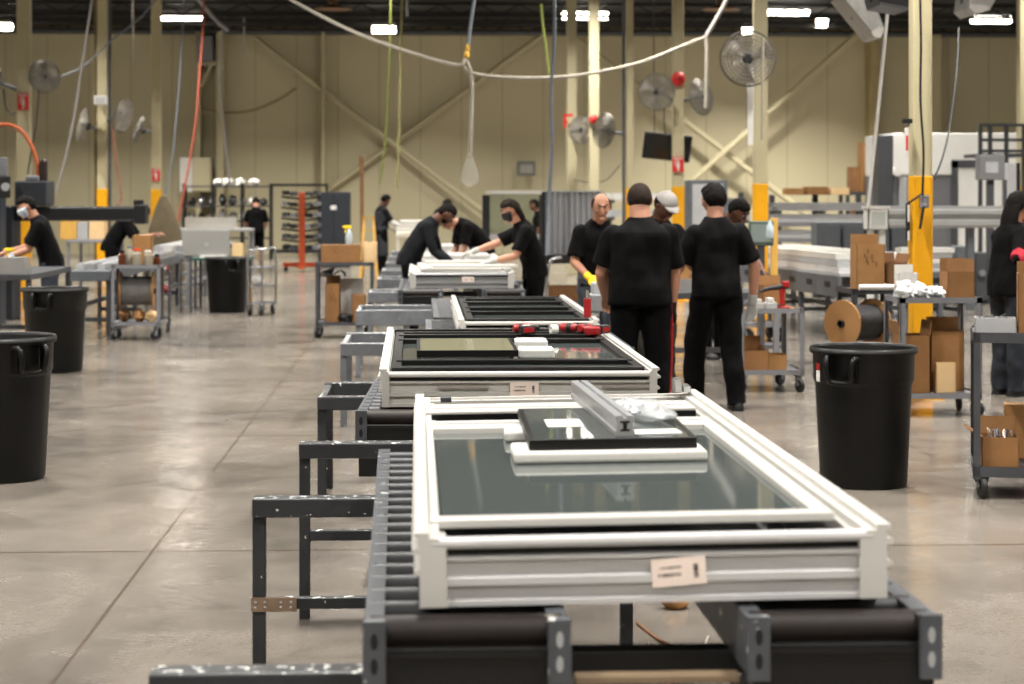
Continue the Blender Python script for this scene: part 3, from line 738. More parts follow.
def person(label, loc, rz, H=1.75, bulk=1., lean=0., side_lean=0., twist=0., larm=None, rarm=None, lleg=None, rleg=None, head=(0, 0, 0), skin=SKL, shirt=SHIRT,
           trousers=TROU, hair=('short', HAIRB), sleeves='short', vox=.012, gloves=(None, None), mask=None, cap=None, shorts=False, hem=-.09, apron=None, beard=None,
           face=True, stripe=None, curl=(.5, .5), logo=None, cuff=None, headfwd=0., sweat=None):
    S = H / 1.715
    t = thing('person', label, 'person', loc, rz)
    dn = Vector((0, 0, -1))
    def U(v): return Vector(v).normalized()
    lleg = lleg or [(-.04, .02, -1), (0, -.03, -1)]; rleg = rleg or [(.04, .02, -1), (0, -.03, -1)]
    legs = [[U(q) for q in lleg], [U(q) for q in rleg]]
    ankle_h = .075
    pz = max(-(l[0].z * .43 + l[1].z * .42) for l in legs) + ankle_h
    pel = Vector((0, 0, pz))
    # spine
    def spine(z):
        n = 12; p = Vector((0, 0, 0)); zc = min(0, z)
        if z <= 0:
            a = lean * .35; return pel + rot(-a, side_lean * .2, 0) @ Vector((0, 0, z)), rot(-a, side_lean * .2, 0)
        for i in range(n):
            q = z * (i + .5) / n; a = lean * (.35 + .65 * sstep(0, .34, q)); b = side_lean * sstep(0, .3, q)
            p += rot(-a, b, 0) @ Vector((0, 0, z / n))
        a = lean * (.35 + .65 * sstep(0, .34, z)); return pel + p, rot(-a, side_lean * sstep(0, .3, z), 0) @ rot(0, 0, twist * sstep(.05, .4, z))
    def torso(mb, infl, zmin, zmax, bk=bulk, flare=0.):
        zs = []; z = zmin
        while z < zmax: zs.append(z); z += .03
        zs.append(zmax); rs = []
        for z in zs:
            for i in range(len(TORSO) - 1):
                if TORSO[i][0] <= z <= TORSO[i + 1][0]: break
            if z < TORSO[0][0]: i, f = 0, 0
            else:
                f = (z - TORSO[i][0]) / (TORSO[i + 1][0] - TORSO[i][0]); f = f * f * (3 - 2 * f) * .5 + f * .5
            a, b = TORSO[i], TORSO[i + 1]
            g = 1 + (bk - 1) * (1 - sstep(.46, .53, z)); gd = 1 + (bk - 1) * 1.25 * (1 - sstep(.42, .5, z))
            hw = (a[1] + (b[1] - a[1]) * f) * g + infl; hd = (a[2] + (b[2] - a[2]) * f) * gd + infl; yo = a[3] + (b[3] - a[3]) * f
            if flare and z < .30: hw = max(hw, .164 * g + infl + flare * sstep(.3, -.1, z)); hd = max(hd, .112 * gd + infl + flare * sstep(.3, -.1, z))
            c, M_ = spine(z); ring = []
            for k in range(28):
                th = 2 * PI * k / 28; cx, sx = math.cos(th), math.sin(th); e = 2 / 2.35
                ring.append(c + M_ @ Vector((hw * math.copysign(abs(cx) ** e, cx), hd * math.copysign(abs(sx) ** e, sx) + yo, 0)))
            rs.append(ring)
        mb.rings(rs)
    # joints
    sc_, sm = spine(.415); shw = .168 * (1 + (bulk - 1) * .6)
    sh = [sc_ + sm @ Vector((-shw, -.008, 0)), sc_ + sm @ Vector((shw, -.008, 0))]
    larm = larm or [(-.16, .02, -1), (-.05, .18, -1)]; rarm = rarm or [(.16, .02, -1), (.05, .18, -1)]
    arms = []
    for i, a in enumerate((larm, rarm)):
        u, f = U(a[0]), U(a[1]); e = sh[i] + u * .29; w = e + f * .255
        hd = U(a[2]) if len(a) > 2 else (f * .9 + Vector((0, .02, 0))).normalized()
        arms.append((sh[i], e, w, hd, f))
    hip = [pel + Vector((-.088 * (1 + (bulk - 1) * .5), 0, -.02)), pel + Vector((.088 * (1 + (bulk - 1) * .5), 0, -.02))]
    kn = [hip[i] + legs[i][0] * .42 for i in (0, 1)]; an = [kn[i] + legs[i][1] * .41 for i in (0, 1)]
    # head
    nb, nm = spine(.545); hr = nm @ rot(lean * .0, 0, 0)
    HM = rot(0, 0, rz * 0) @ (nm @ Euler((head[1], head[2], head[0])).to_matrix())
    hc = nb + nm @ Vector((0, .024 + headfwd, .035)) + HM @ Vector((0, .012, .092))
    def headpt(x, y, z, infl=0.):
        X = (.082 + infl) * x; Z = (.118 + infl) * z
        Y = ((.093 if y > 0 else .104) + infl) * y
        if z < 0:
            X *= 1 - .30 * sstep(0, 1, -z); 
            if y < 0: Y *= 1 - .45 * sstep(.1, .9, -z)
        if y > .5: Y *= 1 - .07 * (y - .5)
        return Vector((X, Y, Z))
    def headmesh(mb, fn=lambda x, y, z: 0., n=36, k=26):
        rs = []
        for i in range(k + 1):
            ph = PI * min(max(i / k, .012), .988); ring = []
            for a in range(n):
                th = 2 * PI * a / n; x, y, z = math.sin(ph) * math.cos(th), math.sin(ph) * math.sin(th), -math.cos(ph)
                e = .88; q = lambda w: math.copysign(abs(w) ** e, w)
                x, y = q(x), q(y)
                ring.append(hc + HM @ headpt(x, y, z, fn(x, y, z)))
            rs.append(ring)
        mb.rings(rs)
    # ---- one continuous body
    B = MB(); torso(B, -.014, -.08, .545)
    B.tube([nb - nm @ Vector((0, 0, .03)), nb + nm @ Vector((0, .012 + headfwd * .5, .05)), hc + HM @ Vector((0, -.02, -.05))], [.066 * (1 + (bulk - 1) * 1.0), .061 * (1 + (bulk - 1) * 1.0), .062 * (1 + (bulk - 1) * .8)], 18)
    headmesh(B)
    if face:
        for c, r in (((0, .094, -.012), (.014, .018, .026)), ((0, .104, -.026), (.016, .014, .011)), ((0, .082, .034), (.05, .016, .012)), ((0, .078, -.098), (.027, .02, .018)),
                     ((0, .086, -.06), (.027, .010, .012)), ((.046, .066, -.022), (.02, .018, .018)), ((-.046, .066, -.022), (.02, .018, .018))):
            B.ell(hc + HM @ Vector(c), r, HM, 14, 8)
    for sx in (-1, 1): B.ell(hc + HM @ Vector((sx * .085, -.006, -.004)), (.012, .021, .033), HM @ rot(0, sx * .15, 0), 12, 8)
    for i in (0, 1):
        s_, e, w, hd, f = arms[i]; g = 1 + (bulk - 1) * .5
        limb(B, [s_, s_.lerp(e, .45), e, e.lerp(w, .35), w], [.058 * g, .049 * g, .041 * g, .042 * g, .028])
        if not gloves[i]:
            sd = Vector((1 if i == 0 else -1, .6, .0)) if len((larm, rarm)[i]) < 4 else Vector((larm, rarm)[i][3])
            hand_mesh(B, w, hd, hd.cross(sd) if i == 0 else sd.cross(hd), sd, curl[i])
        limb(B, [hip[i], hip[i].lerp(kn[i], .5), kn[i], kn[i].lerp(an[i], .3), an[i]], [.082 * g, .072 * g, .053, .052, .036])
        B.ell(an[i] + Vector((0, .05, -.045)), (.035, .1, .03), None, 12, 8)
    remesh(B, 'body', skin, t, vox * .7, 2)
    # ---- clothes
    C = MB(); torso(C, .014, hem, .537, flare=.014)
    torso_top = C
    for i in (0, 1):
        s_, e, w, hd, f = arms[i]; g = 1 + (bulk - 1) * .5
        if sleeves == 'short':
            q = s_.lerp(e, .82); a = s_ + (s_ - e).normalized() * -.0
            C.tube([s_, s_.lerp(e, .3), s_.lerp(e, .6), q], [.074 * g, .076 * g, .076 * g, .082 * g], 18); C.ell(s_, (.074 * g,) * 3, n=16, k=10)
        else:
            limb(C, [s_, s_.lerp(e, .5), e, e.lerp(w, .5), e.lerp(w, .93)], [.073 * g, .064 * g, .055 * g, .052 * g, .040], 16)
    sh_o = remesh(C, 'shirt', shirt, t, vox, 3, .017, 6, (1, 1, .55))
    if cuff:
        i, M_ = cuff; s_, e, w, hd, f = arms[i]
        q = MB(); limb(q, [s_.lerp(e, .75), e, e.lerp(w, .5), e.lerp(w, .9)], [.064, .062, .056, .046], 16); remesh(q, 'coloured_sleeve', M_, t, vox, 2, .004, 8, label='sleeve of another colour')
    D = MB(); torso(D, .010, -.10, .16)
    for i in (0, 1):
        g = 1 + (bulk - 1) * .5; k, a = kn[i], an[i]
        if shorts: D.tube([hip[i], hip[i].lerp(k, .5), hip[i].lerp(k, .95)], [.098 * g, .096 * g, .093 * g], 18); D.ell(hip[i], (.098 * g,) * 3)
        else:
            b_ = a + Vector((0, 0, -.035))
            D.tube([hip[i], hip[i].lerp(k, .35), hip[i].lerp(k, .7), k, k.lerp(b_, .4), k.lerp(b_, .8), b_], [.104 * g, .1 * g, .092 * g, .085 * g, .084 * g, .078, .08], 18); D.ell(hip[i], (.1 * g,) * 3)
    tr = remesh(D, 'shorts' if shorts else 'trousers', trousers, t, vox, 3, .016, 7, (1, 1, .7))
    if stripe:
        q = MB()
        g = 1 + (bulk - 1) * .5; pts = [hip[1] + Vector((.104 * g + .002, .0, 0)), kn[1] + Vector((.088 * g, 0, 0)), an[1] + Vector((.08, 0, 0))]
        q.tube([pts[0], pts[0].lerp(pts[1], .5) + Vector((.006, 0, 0)), pts[1], pts[2]], .011, 8); q.build('side_stripe', stripe, tr, smooth=True)
    for i in (0, 1):
        a = an[i]; q = MB(); rs = []
        for y, hw, h in ((-.075, .03, .05), (-.05, .042, .085), (.0, .042, .088), (.05, .043, .065), (.11, .047, .052), (.16, .042, .042), (.185, .022, .03)):
            rs.append([Vector((a.x + hw * math.cos(b), a.y + y, a.z - ankle_h + .012 + max(0, h * math.sin(b)) )) for b in [2 * PI * j / 16 for j in range(16)]])
        q.rings(rs); q.build('shoe', SHOE, t, smooth=70)
        q = MB(); q.rings([[Vector((a.x + hw * 1.06 * sx, a.y + y, a.z - ankle_h + z)) for sx, z in ((-1, .0), (1, .0), (1, .016), (-1, .016))] for y, hw in ((-.08, .028), (-.05, .042), (0, .042), (.05, .042), (.11, .047), (.16, .042), (.19, .022))])
        q.build('shoe_sole', RUBBER, kids(t)[-1] if False else t, smooth=True)
    for i in (0, 1):
        if gloves[i]:
            s_, e, w, hd, f = arms[i]; q = MB(); sd = Vector((1 if i == 0 else -1, .6, 0)) if len((larm, rarm)[i]) < 4 else Vector((larm, rarm)[i][3])
            q.tube([e.lerp(w, .82), w, w + hd * .03], [.037, .035, .032], 14)
            hand_mesh(q, w, hd, hd.cross(sd) if i == 0 else sd.cross(hd), sd, curl[i], 1.12); remesh(q, 'glove', gloves[i], t, vox * .7, 1)
    # ---- head parts
    style, HMt = hair
    def hairfn(x, y, z):
        if style == 'bald': line = .05 + (1.2 if y > -.15 else .62 * 0) ; top = .75
        if style == 'bald':
            s1 = sstep(-.25, .0, z) * (1 - sstep(.55, .8, z)) * (1 - sstep(.15, .45, y)); return -.014 + .027 * s1
        front = .50 - .08 * abs(x) if y > .2 else (.50 - (.2 - y) * 1.5)
        front = max(front, -.78)
        if abs(x) > .75 and y > -.12: front = max(front, .05)
        s1 = sstep(front - .06, front + .08, z)
        return -.012 + s1 * (.012 + (.011 if style == 'crop' else .017 + .008 * noise.noise(Vector((x * 4, y * 4, z * 4)))) * (.45 + .55 * sstep(-.8, .1, z)))
    if hair[0] != 'none':
        q = MB(); headmesh(q, hairfn, 44, 34); q.build('hair', HMt, t, smooth=100)
        if style == 'long':
            q = MB(); rs = []
            for k in range(9):
                f = k / 8; c = hc + HM @ Vector((0, -.065 - .02 * math.sin(f * 3), .02 - .30 * f)); ww = .082 + .012 * math.sin(f * PI) - .04 * max(0, f - .7) / .3
                rs.append([c + HM @ Vector((ww * math.cos(b), (.05 - .02 * f) * math.sin(b), 0)) for b in [2 * PI * j / 20 for j in range(20)]])
            q.rings(rs); kids_h = q.build('hair_length', HMt, t, smooth=100)
    if face:
        for sx in (-1, 1):
            e = MB().ell(hc + HM @ Vector((sx * .031, .079, .018)), (.0135, .011, .0085), HM, 12, 8).build('eye', EYEW, t, smooth=True)
            MB().ell(hc + HM @ Vector((sx * .031, .0875, .018)), (.006, .004, .0065), HM, 10, 6).build('iris', EYED, e, smooth=True)
            MB().tube([hc + HM @ Vector((sx * x_, y_, z_)) for x_, y_, z_ in ((.014, .097, .038), (.03, .095, .044), (.048, .08, .04))], .0045, 8).build('eyebrow', HMt if style != 'none' else HAIRB, t, smooth=True)
        if not mask: MB().tube([hc + HM @ Vector((x_, y_, -.06)) for x_, y_ in ((-.024, .086), (-.01, .0955), (.01, .0955), (.024, .086))], .005, 8).build('mouth', LIP, t, smooth=True)
    if beard:
        q = MB(); headmesh(q, lambda x, y, z: -.012 + .016 * sstep(-.35, -.5, z) * sstep(-.1, .25, y) * (1 - sstep(-.97, -.9, -1) * 0)); q.build('beard', beard, t, smooth=100)
    if mask:
        q = MB(); headmesh(q, lambda x, y, z: -.014 + .027 * (1 - sstep(-.04, .08, z)) * sstep(-.94, -.84, z) * sstep(.1, .3, y) + (.012 if abs(x) < .35 and y > .6 and -.5 < z < 0 else 0)); q.build('face_mask', mask, t, smooth=100)
        q = MB()
        for sx in (-1, 1): q.tube([hc + HM @ Vector((sx * .075, .05, -.02)), hc + HM @ Vector((sx * .088, .01, .0)), hc + HM @ Vector((sx * .09, -.02, .01))], .003, 6)
        q.build('mask_strap', mask, t, smooth=True)
    if cap:
        q = MB(); headmesh(q, lambda x, y, z: -.014 + .026 * sstep(.22, .32, z + (.05 if y < 0 else 0))); c_ = q.build('cap', cap, t, smooth=100)
        rs = []
        for k in range(5):
            f = k / 4; yy = .075 + .085 * f; ww = .07 * math.sqrt(max(.05, 1 - (f * .93) ** 2.2))
            rs.append([hc + HM @ Vector((ww * a, yy - .02 * a * a, .052 - .018 * f - .012 * a * a + dz)) for a, dz in [(-1, 0), (-.5, 0), (0, 0), (.5, 0), (1, 0), (1, .006), (.5, .006), (0, .006), (-.5, .006), (-1, .006)]])
        MB().rings(rs).build('cap_peak', cap, c_, smooth=True)
    if apron:
        q = MB(); torso(q, .026, -.1, .40); o_ = remesh(q, 'apron_bib', apron, t, vox, 2, .004, 7)
        q = MB(); rs = []
        for z, a_, b_ in ((-.04, .185, .14), (-.2, .19, .15), (-.4, .195, .15), (-.55, .2, .155)):
            rs.append([pel + Vector((a_ * math.cos(b), b_ * math.sin(b), z)) for b in [2 * PI * j / 24 for j in range(24)]])
        q.rings(rs); remesh(q, 'apron_skirt', apron, t, vox, 1, .006, 8)
    if logo:
        c, M_ = spine(.33); o_ = MB().box(c + M_ @ Vector((logo[0], logo[1], 0)), (.07, .004, .022), M_).build('shirt_print', logo[2], sh_o)
    t.scale = (S,) * 3
    return t
def at(px, d): return floorat(px, d)
V = .0085
# -- the group at the right of the line
person('broad person, back turned, in black T-shirt and red-striped black trousers', at(640, 14.7), -.08, 1.76, 1.25, lean=.13, larm=[(-.30, .14, -1), (.12, .75, -.75)], rarm=[(.2, .16, -1), (-.05, .32, -1)],
       lleg=[(-.05, .03, -1), (0, -.03, -1)], rleg=[(.07, .03, -1), (0, -.03, -1)], head=(.0, -.05, 0), skin=SKL, hair=('crop', HAIRR), vox=V, stripe=RED, gloves=(None, MASKD), curl=(.6, .7), hem=-.09)
person('slim person, back turned, in black T-shirt and loose trousers, grey glove on right hand', at(716, 15.5), .05, 1.765, 1.0, lean=.05, larm=[(-.42, .1, -1), (-.62, .6, -.6)], rarm=[(.5, -.04, -1), (-.02, .2, -1)],
       lleg=[(-.14, .22, -1), (-.02, -.06, -1)], rleg=[(.06, -.06, -1), (.08, -.14, -1)], head=(.28, -.12, 0), skin=SKL, hair=('short', HAIRB), vox=V, gloves=(None, GLOVE), curl=(.6, .5), hem=-.07)
person('person in grey cap and black T-shirt, half hidden behind the broad person', at(655, 17.3), PI + .35, 1.74, 1.02, lean=.2, larm=[(-.25, .5, -1), (.2, .9, -.3)], rarm=[(.3, .45, -1), (-.3, .9, -.3)],
       head=(.2, -.45, 0), skin=SKD, trousers=KHAKI, hair=('crop', HAIRB), cap=CAPM, vox=V)
person('balding person in black T-shirt and yellow gloves facing the camera by the corrugated panel', at(598, 18.6), PI + .12, 1.70, 1.0, lean=.16, larm=[(-.2, .3, -1), (.2, .8, -.6)], rarm=[(.28, .12, -1), (-.42, .75, -.55)],
       head=(-.05, -.12, .0), skin=SKL, trousers=JEANS, hair=('bald', HAIRR), vox=V, gloves=(YEL2, YEL2), curl=(.7, .7))
person('person in black bending over behind the slim person with the grey glove', at(713, 20.4), PI + .6, 1.76, 1.1, lean=.62, larm=[(-.2, .5, -1), (.2, .8, -.5)], rarm=[(.35, .4, -.9), (-.1, .8, -.5)],
       head=(.3, -.1, 0), skin=SKD, hair=('short', HAIRB), vox=V)
# -- the group at the middle frames
person('long-haired person in black T-shirt and dark mask reaching left over the white frame', at(534, 21.0), PI / 2 + .12, 1.68, .98, lean=.42, larm=[(-.2, .45, -1), (.02, 1, -.2)], rarm=[(.1, .95, -.5), (.05, 1, -.34)],
       head=(.1, .05, 0), skin=SKL, hair=('long', HAIRG), vox=V, mask=MASKD, gloves=(GLOVE, GLOVE), curl=(.5, .4), hem=-.1, logo=None)
person('person in charcoal hooded top stooping right over the silver frame', at(411, 23.1), -PI / 2 - .1, 1.74, 1.0, lean=.72, larm=[(-.1, .35, -1), (.05, .75, -.75)], rarm=[(.12, .3, -1), (.0, .85, -.55)],
       head=(0, -.12, 0), skin=SKD, shirt=SHIRT2, sleeves='long', hair=('crop', HAIRB), vox=V, gloves=(None, MASKD), beard=HAIRB)
person('person in black T-shirt bent low behind the stooping one, pale forearm down', at(482, 27.15), PI / 2 + .3, 1.74, 1.08, lean=1.0, larm=[(-.1, .2, -1), (.05, .4, -1)], rarm=[(.1, .1, -1), (0, .3, -1)],
       head=(0, -.1, 0), skin=SKL, hair=('short', HAIRB), vox=.011)
person('person in dark apron and white long sleeve standing by the far white stack', at(381, 43.5), -PI / 2 + .5, 1.73, 1.0, lean=.08, larm=[(-.2, .35, -.9), (.1, .9, -.45)], rarm=[(.15, .5, -.9), (-.1, .95, -.3)],
       head=(.0, -.4, 0), skin=SKD, shirt=SHIRT2, hair=('short', HAIRB), vox=.014, apron=NAVY, cuff=(1, WPAP), gloves=(GLOVE, GLOVE))
person('far person in black leaning right beyond the white stack', at(433, 46), -PI / 2, 1.7, 1.0, lean=.55, larm=[(-.1, .5, -1), (.1, .8, -.6)], rarm=[(.1, .5, -1), (0, .8, -.5)], skin=SKL, hair=('short', HAIRB), vox=.014)
person('far person in black half hidden behind the corrugated panel', at(541, 40), PI / 2, 1.62, 1.0, lean=.2, skin=SKM, hair=('short', HAIRB), vox=.014)
# -- left side
person('person in black shirt and white face mask leaning over the left bench', at(50, 22.6), PI / 2 + .15, 1.72, 1.0, lean=.42, larm=[(-.05, .45, -1), (.1, 1, -.35)], rarm=[(.1, .55, -.9), (-.1, 1, -.25)],
       head=(.2, .0, 0), skin=SKL, hair=('short', HAIRB), vox=V, trousers=JEANS, mask=MASKB, sleeves='short', logo=(.08, .13, WPAP))
person('person in black stooping behind the dark machine arm at left', at(112, 29.5), -PI / 2 + .1, 1.72, 1.02, lean=.75, larm=[(-.1, .6, -.9), (.1, .9, .2)], rarm=[(.15, .5, -.9), (-.1, .9, .25)],
       head=(0, -.2, 0), skin=SKL, hair=('short', HAIRB), vox=.012)
person('person in black T-shirt and black shorts, back turned, by the far parts shelf', at(256, 46), 0.1, 1.68, 1.02, lean=.12, larm=[(-.3, .3, -1), (.2, .8, -.4)], rarm=[(.3, .3, -1), (-.2, .8, -.4)],
       head=(.1, -.35, 0), skin=SKL, shorts=True, hair=('crop', HAIRG), vox=.014)
# -- right edge
person('long-haired person in black top with a red sleeve, jeans, at the right edge', at(1009, 16.6), -1.25, 1.70, 1.05, lean=.1, larm=[(-.1, .25, -1), (.1, .95, -.1)], rarm=[(.45, -.5, -.60), (.0, .9, .42)],
       head=(.2, -.1, 0), skin=SKM, hair=('long', HAIRB), vox=V, trousers=DJEANS, sleeves='long', cuff=(1, G('crimson_sleeve', '#9c1429', .8, 0, .1, 14)))
# ==== bins, carts, boxes =============================================================================================
def trash_can(label, loc, rz, sticker=True, handles=True):
    t = thing('trash_can', label, 'trash can', loc, rz, 'black round trash cans')
    prof = [(.02, .004), (.235, .0), (.252, .006), (.257, .03), (.283, .575), (.292, .60), (.297, .605), (.300, .75), (.303, .757), (.316, .76), (.320, .772), (.318, .788), (.310, .795), (.300, .792), (.294, .78), (.288, .60), (.275, .57), (.25, .03), (.02, .016)]
    mb = MB().lathe(prof, 72, close=True)
    for v in mb.v:                         # shallow upright ribs in the lower wall
        r = math.hypot(v.x, v.y)
        if .05 < v.z < .58 and r > .24:
            a = math.atan2(v.y, v.x); k = 1 + .010 * max(0, math.cos(a * 12)) ** 6; v.x *= k; v.y *= k
    mb.build('body', CANM, t, smooth=50)
    MB().lathe([(.302, .772), (.312, .794), (.319, .789), (.3205, .773), (.314, .797), (.303, .794)], 72, close=True).build('rim', CANR, t, smooth=80)
    if handles:
        for a in (0, PI):
            A = rot(0, 0, a); mb = MB()
            pts = [(-.095, -.297, .745), (-.085, -.352, .735), (-.075, -.36, .66), (-.06, -.335, .61), (.06, -.335, .61), (.075, -.36, .66), (.085, -.352, .735), (.095, -.297, .745)]
            mb.tube([A @ Vector(p) for p in curve(pts, 4)], .016, 10)
            mb.box(A @ Vector((-.088, -.318, .68)), (.012, .05, .15), A); mb.box(A @ Vector((.088, -.318, .68)), (.012, .05, .15), A)
            mb.build('handle', CANM, t, smooth=40)
    if sticker:
        mb = MB(); a0 = math.radians(sticker if sticker is not True else 200)
        for z0, z1, nm, M in ((.60, .665, 'label_sticker', WPAP), (.668, .705, 'label_sticker', RED)):
            q = MB(); q.rings([[Vector((r * math.cos(a0 + i * .03), r * math.sin(a0 + i * .03), z)) for i in range(6)] + [Vector(((r + .0015) * math.cos(a0 + i * .03), (r + .0015) * math.sin(a0 + i * .03), z)) for i in reversed(range(6))] for z, r in ((z0, .2985 + .0012), (z1, .3002 + .0008))])
            q.build(nm, M, t)
    return t
tc = trash_can('large black trash can right of the line, red and white sticker by its handle', at(863.5, 11.45), -.62, sticker=227); tc.scale = (.965, .965, 1)
c1 = trash_can('large black trash can cut off by the left edge of the view', at(-1, 11.7), .75, sticker=False); c1.scale = (1.04, 1.04, 1.055)
lb = MB().prism([(-.03, -.018), (.03, -.018), (.03, .018), (-.03, .018)], (.302 * math.cos(-2.6), .302 * math.sin(-2.6), .69), (-math.sin(-2.6), math.cos(-2.6), 0), (0, 0, 1), (.002 * math.cos(-2.6), .002 * math.sin(-2.6), 0)); lb.build('moulded_badge', CANR, c1)
trash_can('black trash can behind the front left one, before the masked worker at the bench', at(55, 18.9), -.2, sticker=False)
trash_can('black trash can under the table with the grey panel', at(227, 28.6), .3, sticker=False)

def caster(t, x, y, z, r=.05, swivel=0., M=RUBBER):
    A = rot(0, 0, swivel)
    f = MB(); f.cyl((x, y, z - .02), (x, y, z), .024, n=14); f.box((x, y, z - .004), (.07, .07, .008))
    o = A @ Vector((0, -.025, 0)); c = Vector((x, y, r)) + o
    for s in (-1, 1):
        d = A @ Vector((s * .022, 0, 0)); f.bar(Vector((x, y, z - .015)) + d, c + d, .03, .004, up=A @ Vector((1, 0, 0)))
    fork = f.build('caster', GREY, t)
    MB().lathe([(.008, -.014), (r * .55, -.016), (r * .9, -.017), (r, -.010), (r, .010), (r * .9, .017), (r * .55, .016), (.008, .014)], 24, c=c, ax=A @ rot(0, PI / 2, 0), close=True).build('wheel', M, fork, smooth=True)
def cart(label, loc, rz, w, d, ztop, zlow, M=GREY, lip=.03, post=.04, top=None, mid=None, cat='cart', wheel=.05, name='shop_cart'):
    t = thing(name, label, cat, loc, rz, 'steel shop carts')
    hx, hy = w / 2, d / 2; base = zlow - lip
    for z, MM in ((zlow, M), (ztop, top or M)) + (((mid, M),) if mid else ()):
        sh = MB().bx(-hx + .004, hx - .004, -hy + .004, hy - .004, z - .006, z).build('shelf', MM, t)
        q = MB()
        for a in ((-hx, hx, -hy, -hy + .004), (-hx, hx, hy - .004, hy), (-hx, -hx + .004, -hy, hy), (hx - .004, hx, -hy, hy)): q.bx(*a, z - lip, z + .012)
        q.build('shelf_edge', M, sh)
    for sx in (-1, 1):
        for sy in (-1, 1):
            q = MB(); x, y = sx * hx, sy * hy
            q.bx(x, x - sx * post, y, y - sy * .005, base - .01, ztop + .012); q.bx(x, x - sx * .005, y, y - sy * post, base - .01, ztop + .012)
            q.build('post', M, t)
            caster(t, x - sx * .045, y - sy * .05, base - .01, wheel, swivel=RND.uniform(-1, 1))
    return t
def carton(name, label, loc, rz, w, d, h, M=CARD, flaps=(), group='cardboard boxes', tape=False, lid=False, print_=False):
    """open or closed corrugated box; flaps = list of (side, angle in degrees out from upright)"""
    t = thing(name, label, 'box', loc, rz, group); k = .006; hx, hy = w / 2, d / 2
    q = MB(); q.bx(-hx, hx, -hy, hy, 0, k)
    for a in ((-hx, hx, -hy, -hy + k), (-hx, hx, hy - k, hy), (-hx, -hx + k, -hy, hy), (hx - k, hx, -hy, hy)): q.bx(*a, 0, h)
    q.build('box_body', M, t)
    if lid:
        MB().bx(-hx, -.001, -hy, hy, h, h + k).build('flap', M, t); MB().bx(.001, hx, -hy, hy, h, h + k).build('flap', M, t)
        if tape: MB().bx(-.025, .025, -hy - .001, hy + .001, h + k, h + k + .001).build('tape', PAPER, t)
    for s, ang in flaps:
        a = math.radians(ang); L_ = (d if s in 'lr' else w) * 0 + min(w, d) * .5; u = math.sin(a) * L_; v = math.cos(a) * L_
        sg = -1 if s in 'lf' else 1
        q = MB()
        if s in 'lr': q.bar((sg * (hx - k / 2), 0, h), (sg * (hx - k / 2 + u), 0, h + v), d - .004, k, up=(sg * math.cos(a) + 1e-4, 0, -sg * 0 + .0) if abs(ang) > 200 else (1, 0, .001) if abs(math.cos(a)) > .5 else (0, 0, 1))
        else: q.bar((0, sg * (hy - k / 2), h), (0, sg * (hy - k / 2 + u), h + v), w - .004, k, up=(0, 1, .001) if abs(math.cos(a)) > .5 else (0, 0, 1))
        q.build('flap', M, t)
    if print_:
        q = MB(); r = random.Random(3)
        for i in range(7):
            x = -hx * .5 + r.uniform(0, hx); z = h * r.uniform(.25, .8); q.bx(x, x + .012, -hy - .0012, -hy - .0002, z, z + h * r.uniform(.05, .14))
        q.build('print_mark', CARDD, t)
    return t
def lumpy(name, label, cat, loc, rad, M, seed=1, group=None, amp=.35, fr=2.2, rz=0):
    mb = MB().ell((0, 0, rad[2] * .9), rad, n=22, k=14)
    for v in mb.v:
        n = noise.noise(Vector((v.x / rad[0] * fr * .6 + seed * 3.1, v.y / rad[1] * fr * .6, v.z / rad[2] * fr * .6))) + .5 * noise.noise(Vector((v.x / rad[0] * fr * 1.6 + seed, v.y / rad[1] * fr * 1.6, v.z / rad[2] * fr * 1.6)))
        v += Vector((v.x, v.y, v.z - rad[2] * .9)) * amp * n; v.z = max(0, v.z)
    return solo(name, label, cat, mb, M, loc, rz, group, smooth=70)
def on(px, d, z): x, y = pos(px, d); return (x, y, z)

# ---- right cart A (the pair of carts left of the yellow column foot) ---------------------------------------------------
cart('grey steel cart with white bags on top, in front of the yellow column', at(932, 15.25), .0, .62, .55, .885, .165, wheel=.055)
cart('dark-topped cart holding the wire spool, behind the large trash can right of the line', at(869, 16.0), .02, .40, .55, .915, .2, DGREY, top=BLACK)
TA = .885 + .001
carton('cardboard_box', 'small cardboard box with ragged top at the right end of the bag-strewn cart', on(957, 15.2, TA), .05, .21, .2, .2, CARD, (('b', 4), ('f', -8)), 'boxes on the right carts')
for i, (px, d, l) in enumerate(((906, 15.05, 'leftmost white crumpled bag on the cart by the yellow column'), (921, 15.1, 'middle white crumpled bag on the cart by the yellow column'), (936, 15.1, 'white crumpled bag next to the small ragged cardboard box'))):
    lumpy('plastic_bag', l, 'plastic bag', on(px, d, TA), (.075 - .012 * i, .09, .062 - .008 * i), G('white_bag', '#dcdedf', .25, 0, .08, 20, .5), 3 + i, 'white bags on the right cart', .8, 3.4)
TB = .915 + .001
carton('cardboard_box', 'tall upright cardboard box on the dark-topped cart', on(867.5, 15.95, TB), .12, .235, .16, .36, CARD2, (('b', 0),), 'boxes on the right carts', print_=True)
carton('cardboard_box', 'low dark cardboard box right of the tall upright one', on(891.5, 16.02, TB), .1, .155, .3, .21, CARDD, (('r', 20), ('b', 10)), 'boxes on the right carts')
carton('white_box', 'small white box between the low dark cardboard box and the white bags', on(906, 15.36, TA), .08, .15, .12, .185, WPAP, (('b', 5),), 'boxes on the right carts')
solo('plastic_tube', 'white tube lying on the cart edge before the small white box', 'tube', MB().cyl((-.2, 0, .025), (.17, 0, .025), .024, n=16), WPAP, on(884, 15.72, TB), .05, smooth=True)
TL = .165 + .001
carton('cardboard_box', 'open cardboard box at the left of the lower cart shelf', on(911, 15.2, TL), .0, .22, .3, .44, CARD, (('r', 8), ('l', 15)), 'boxes on the right carts')
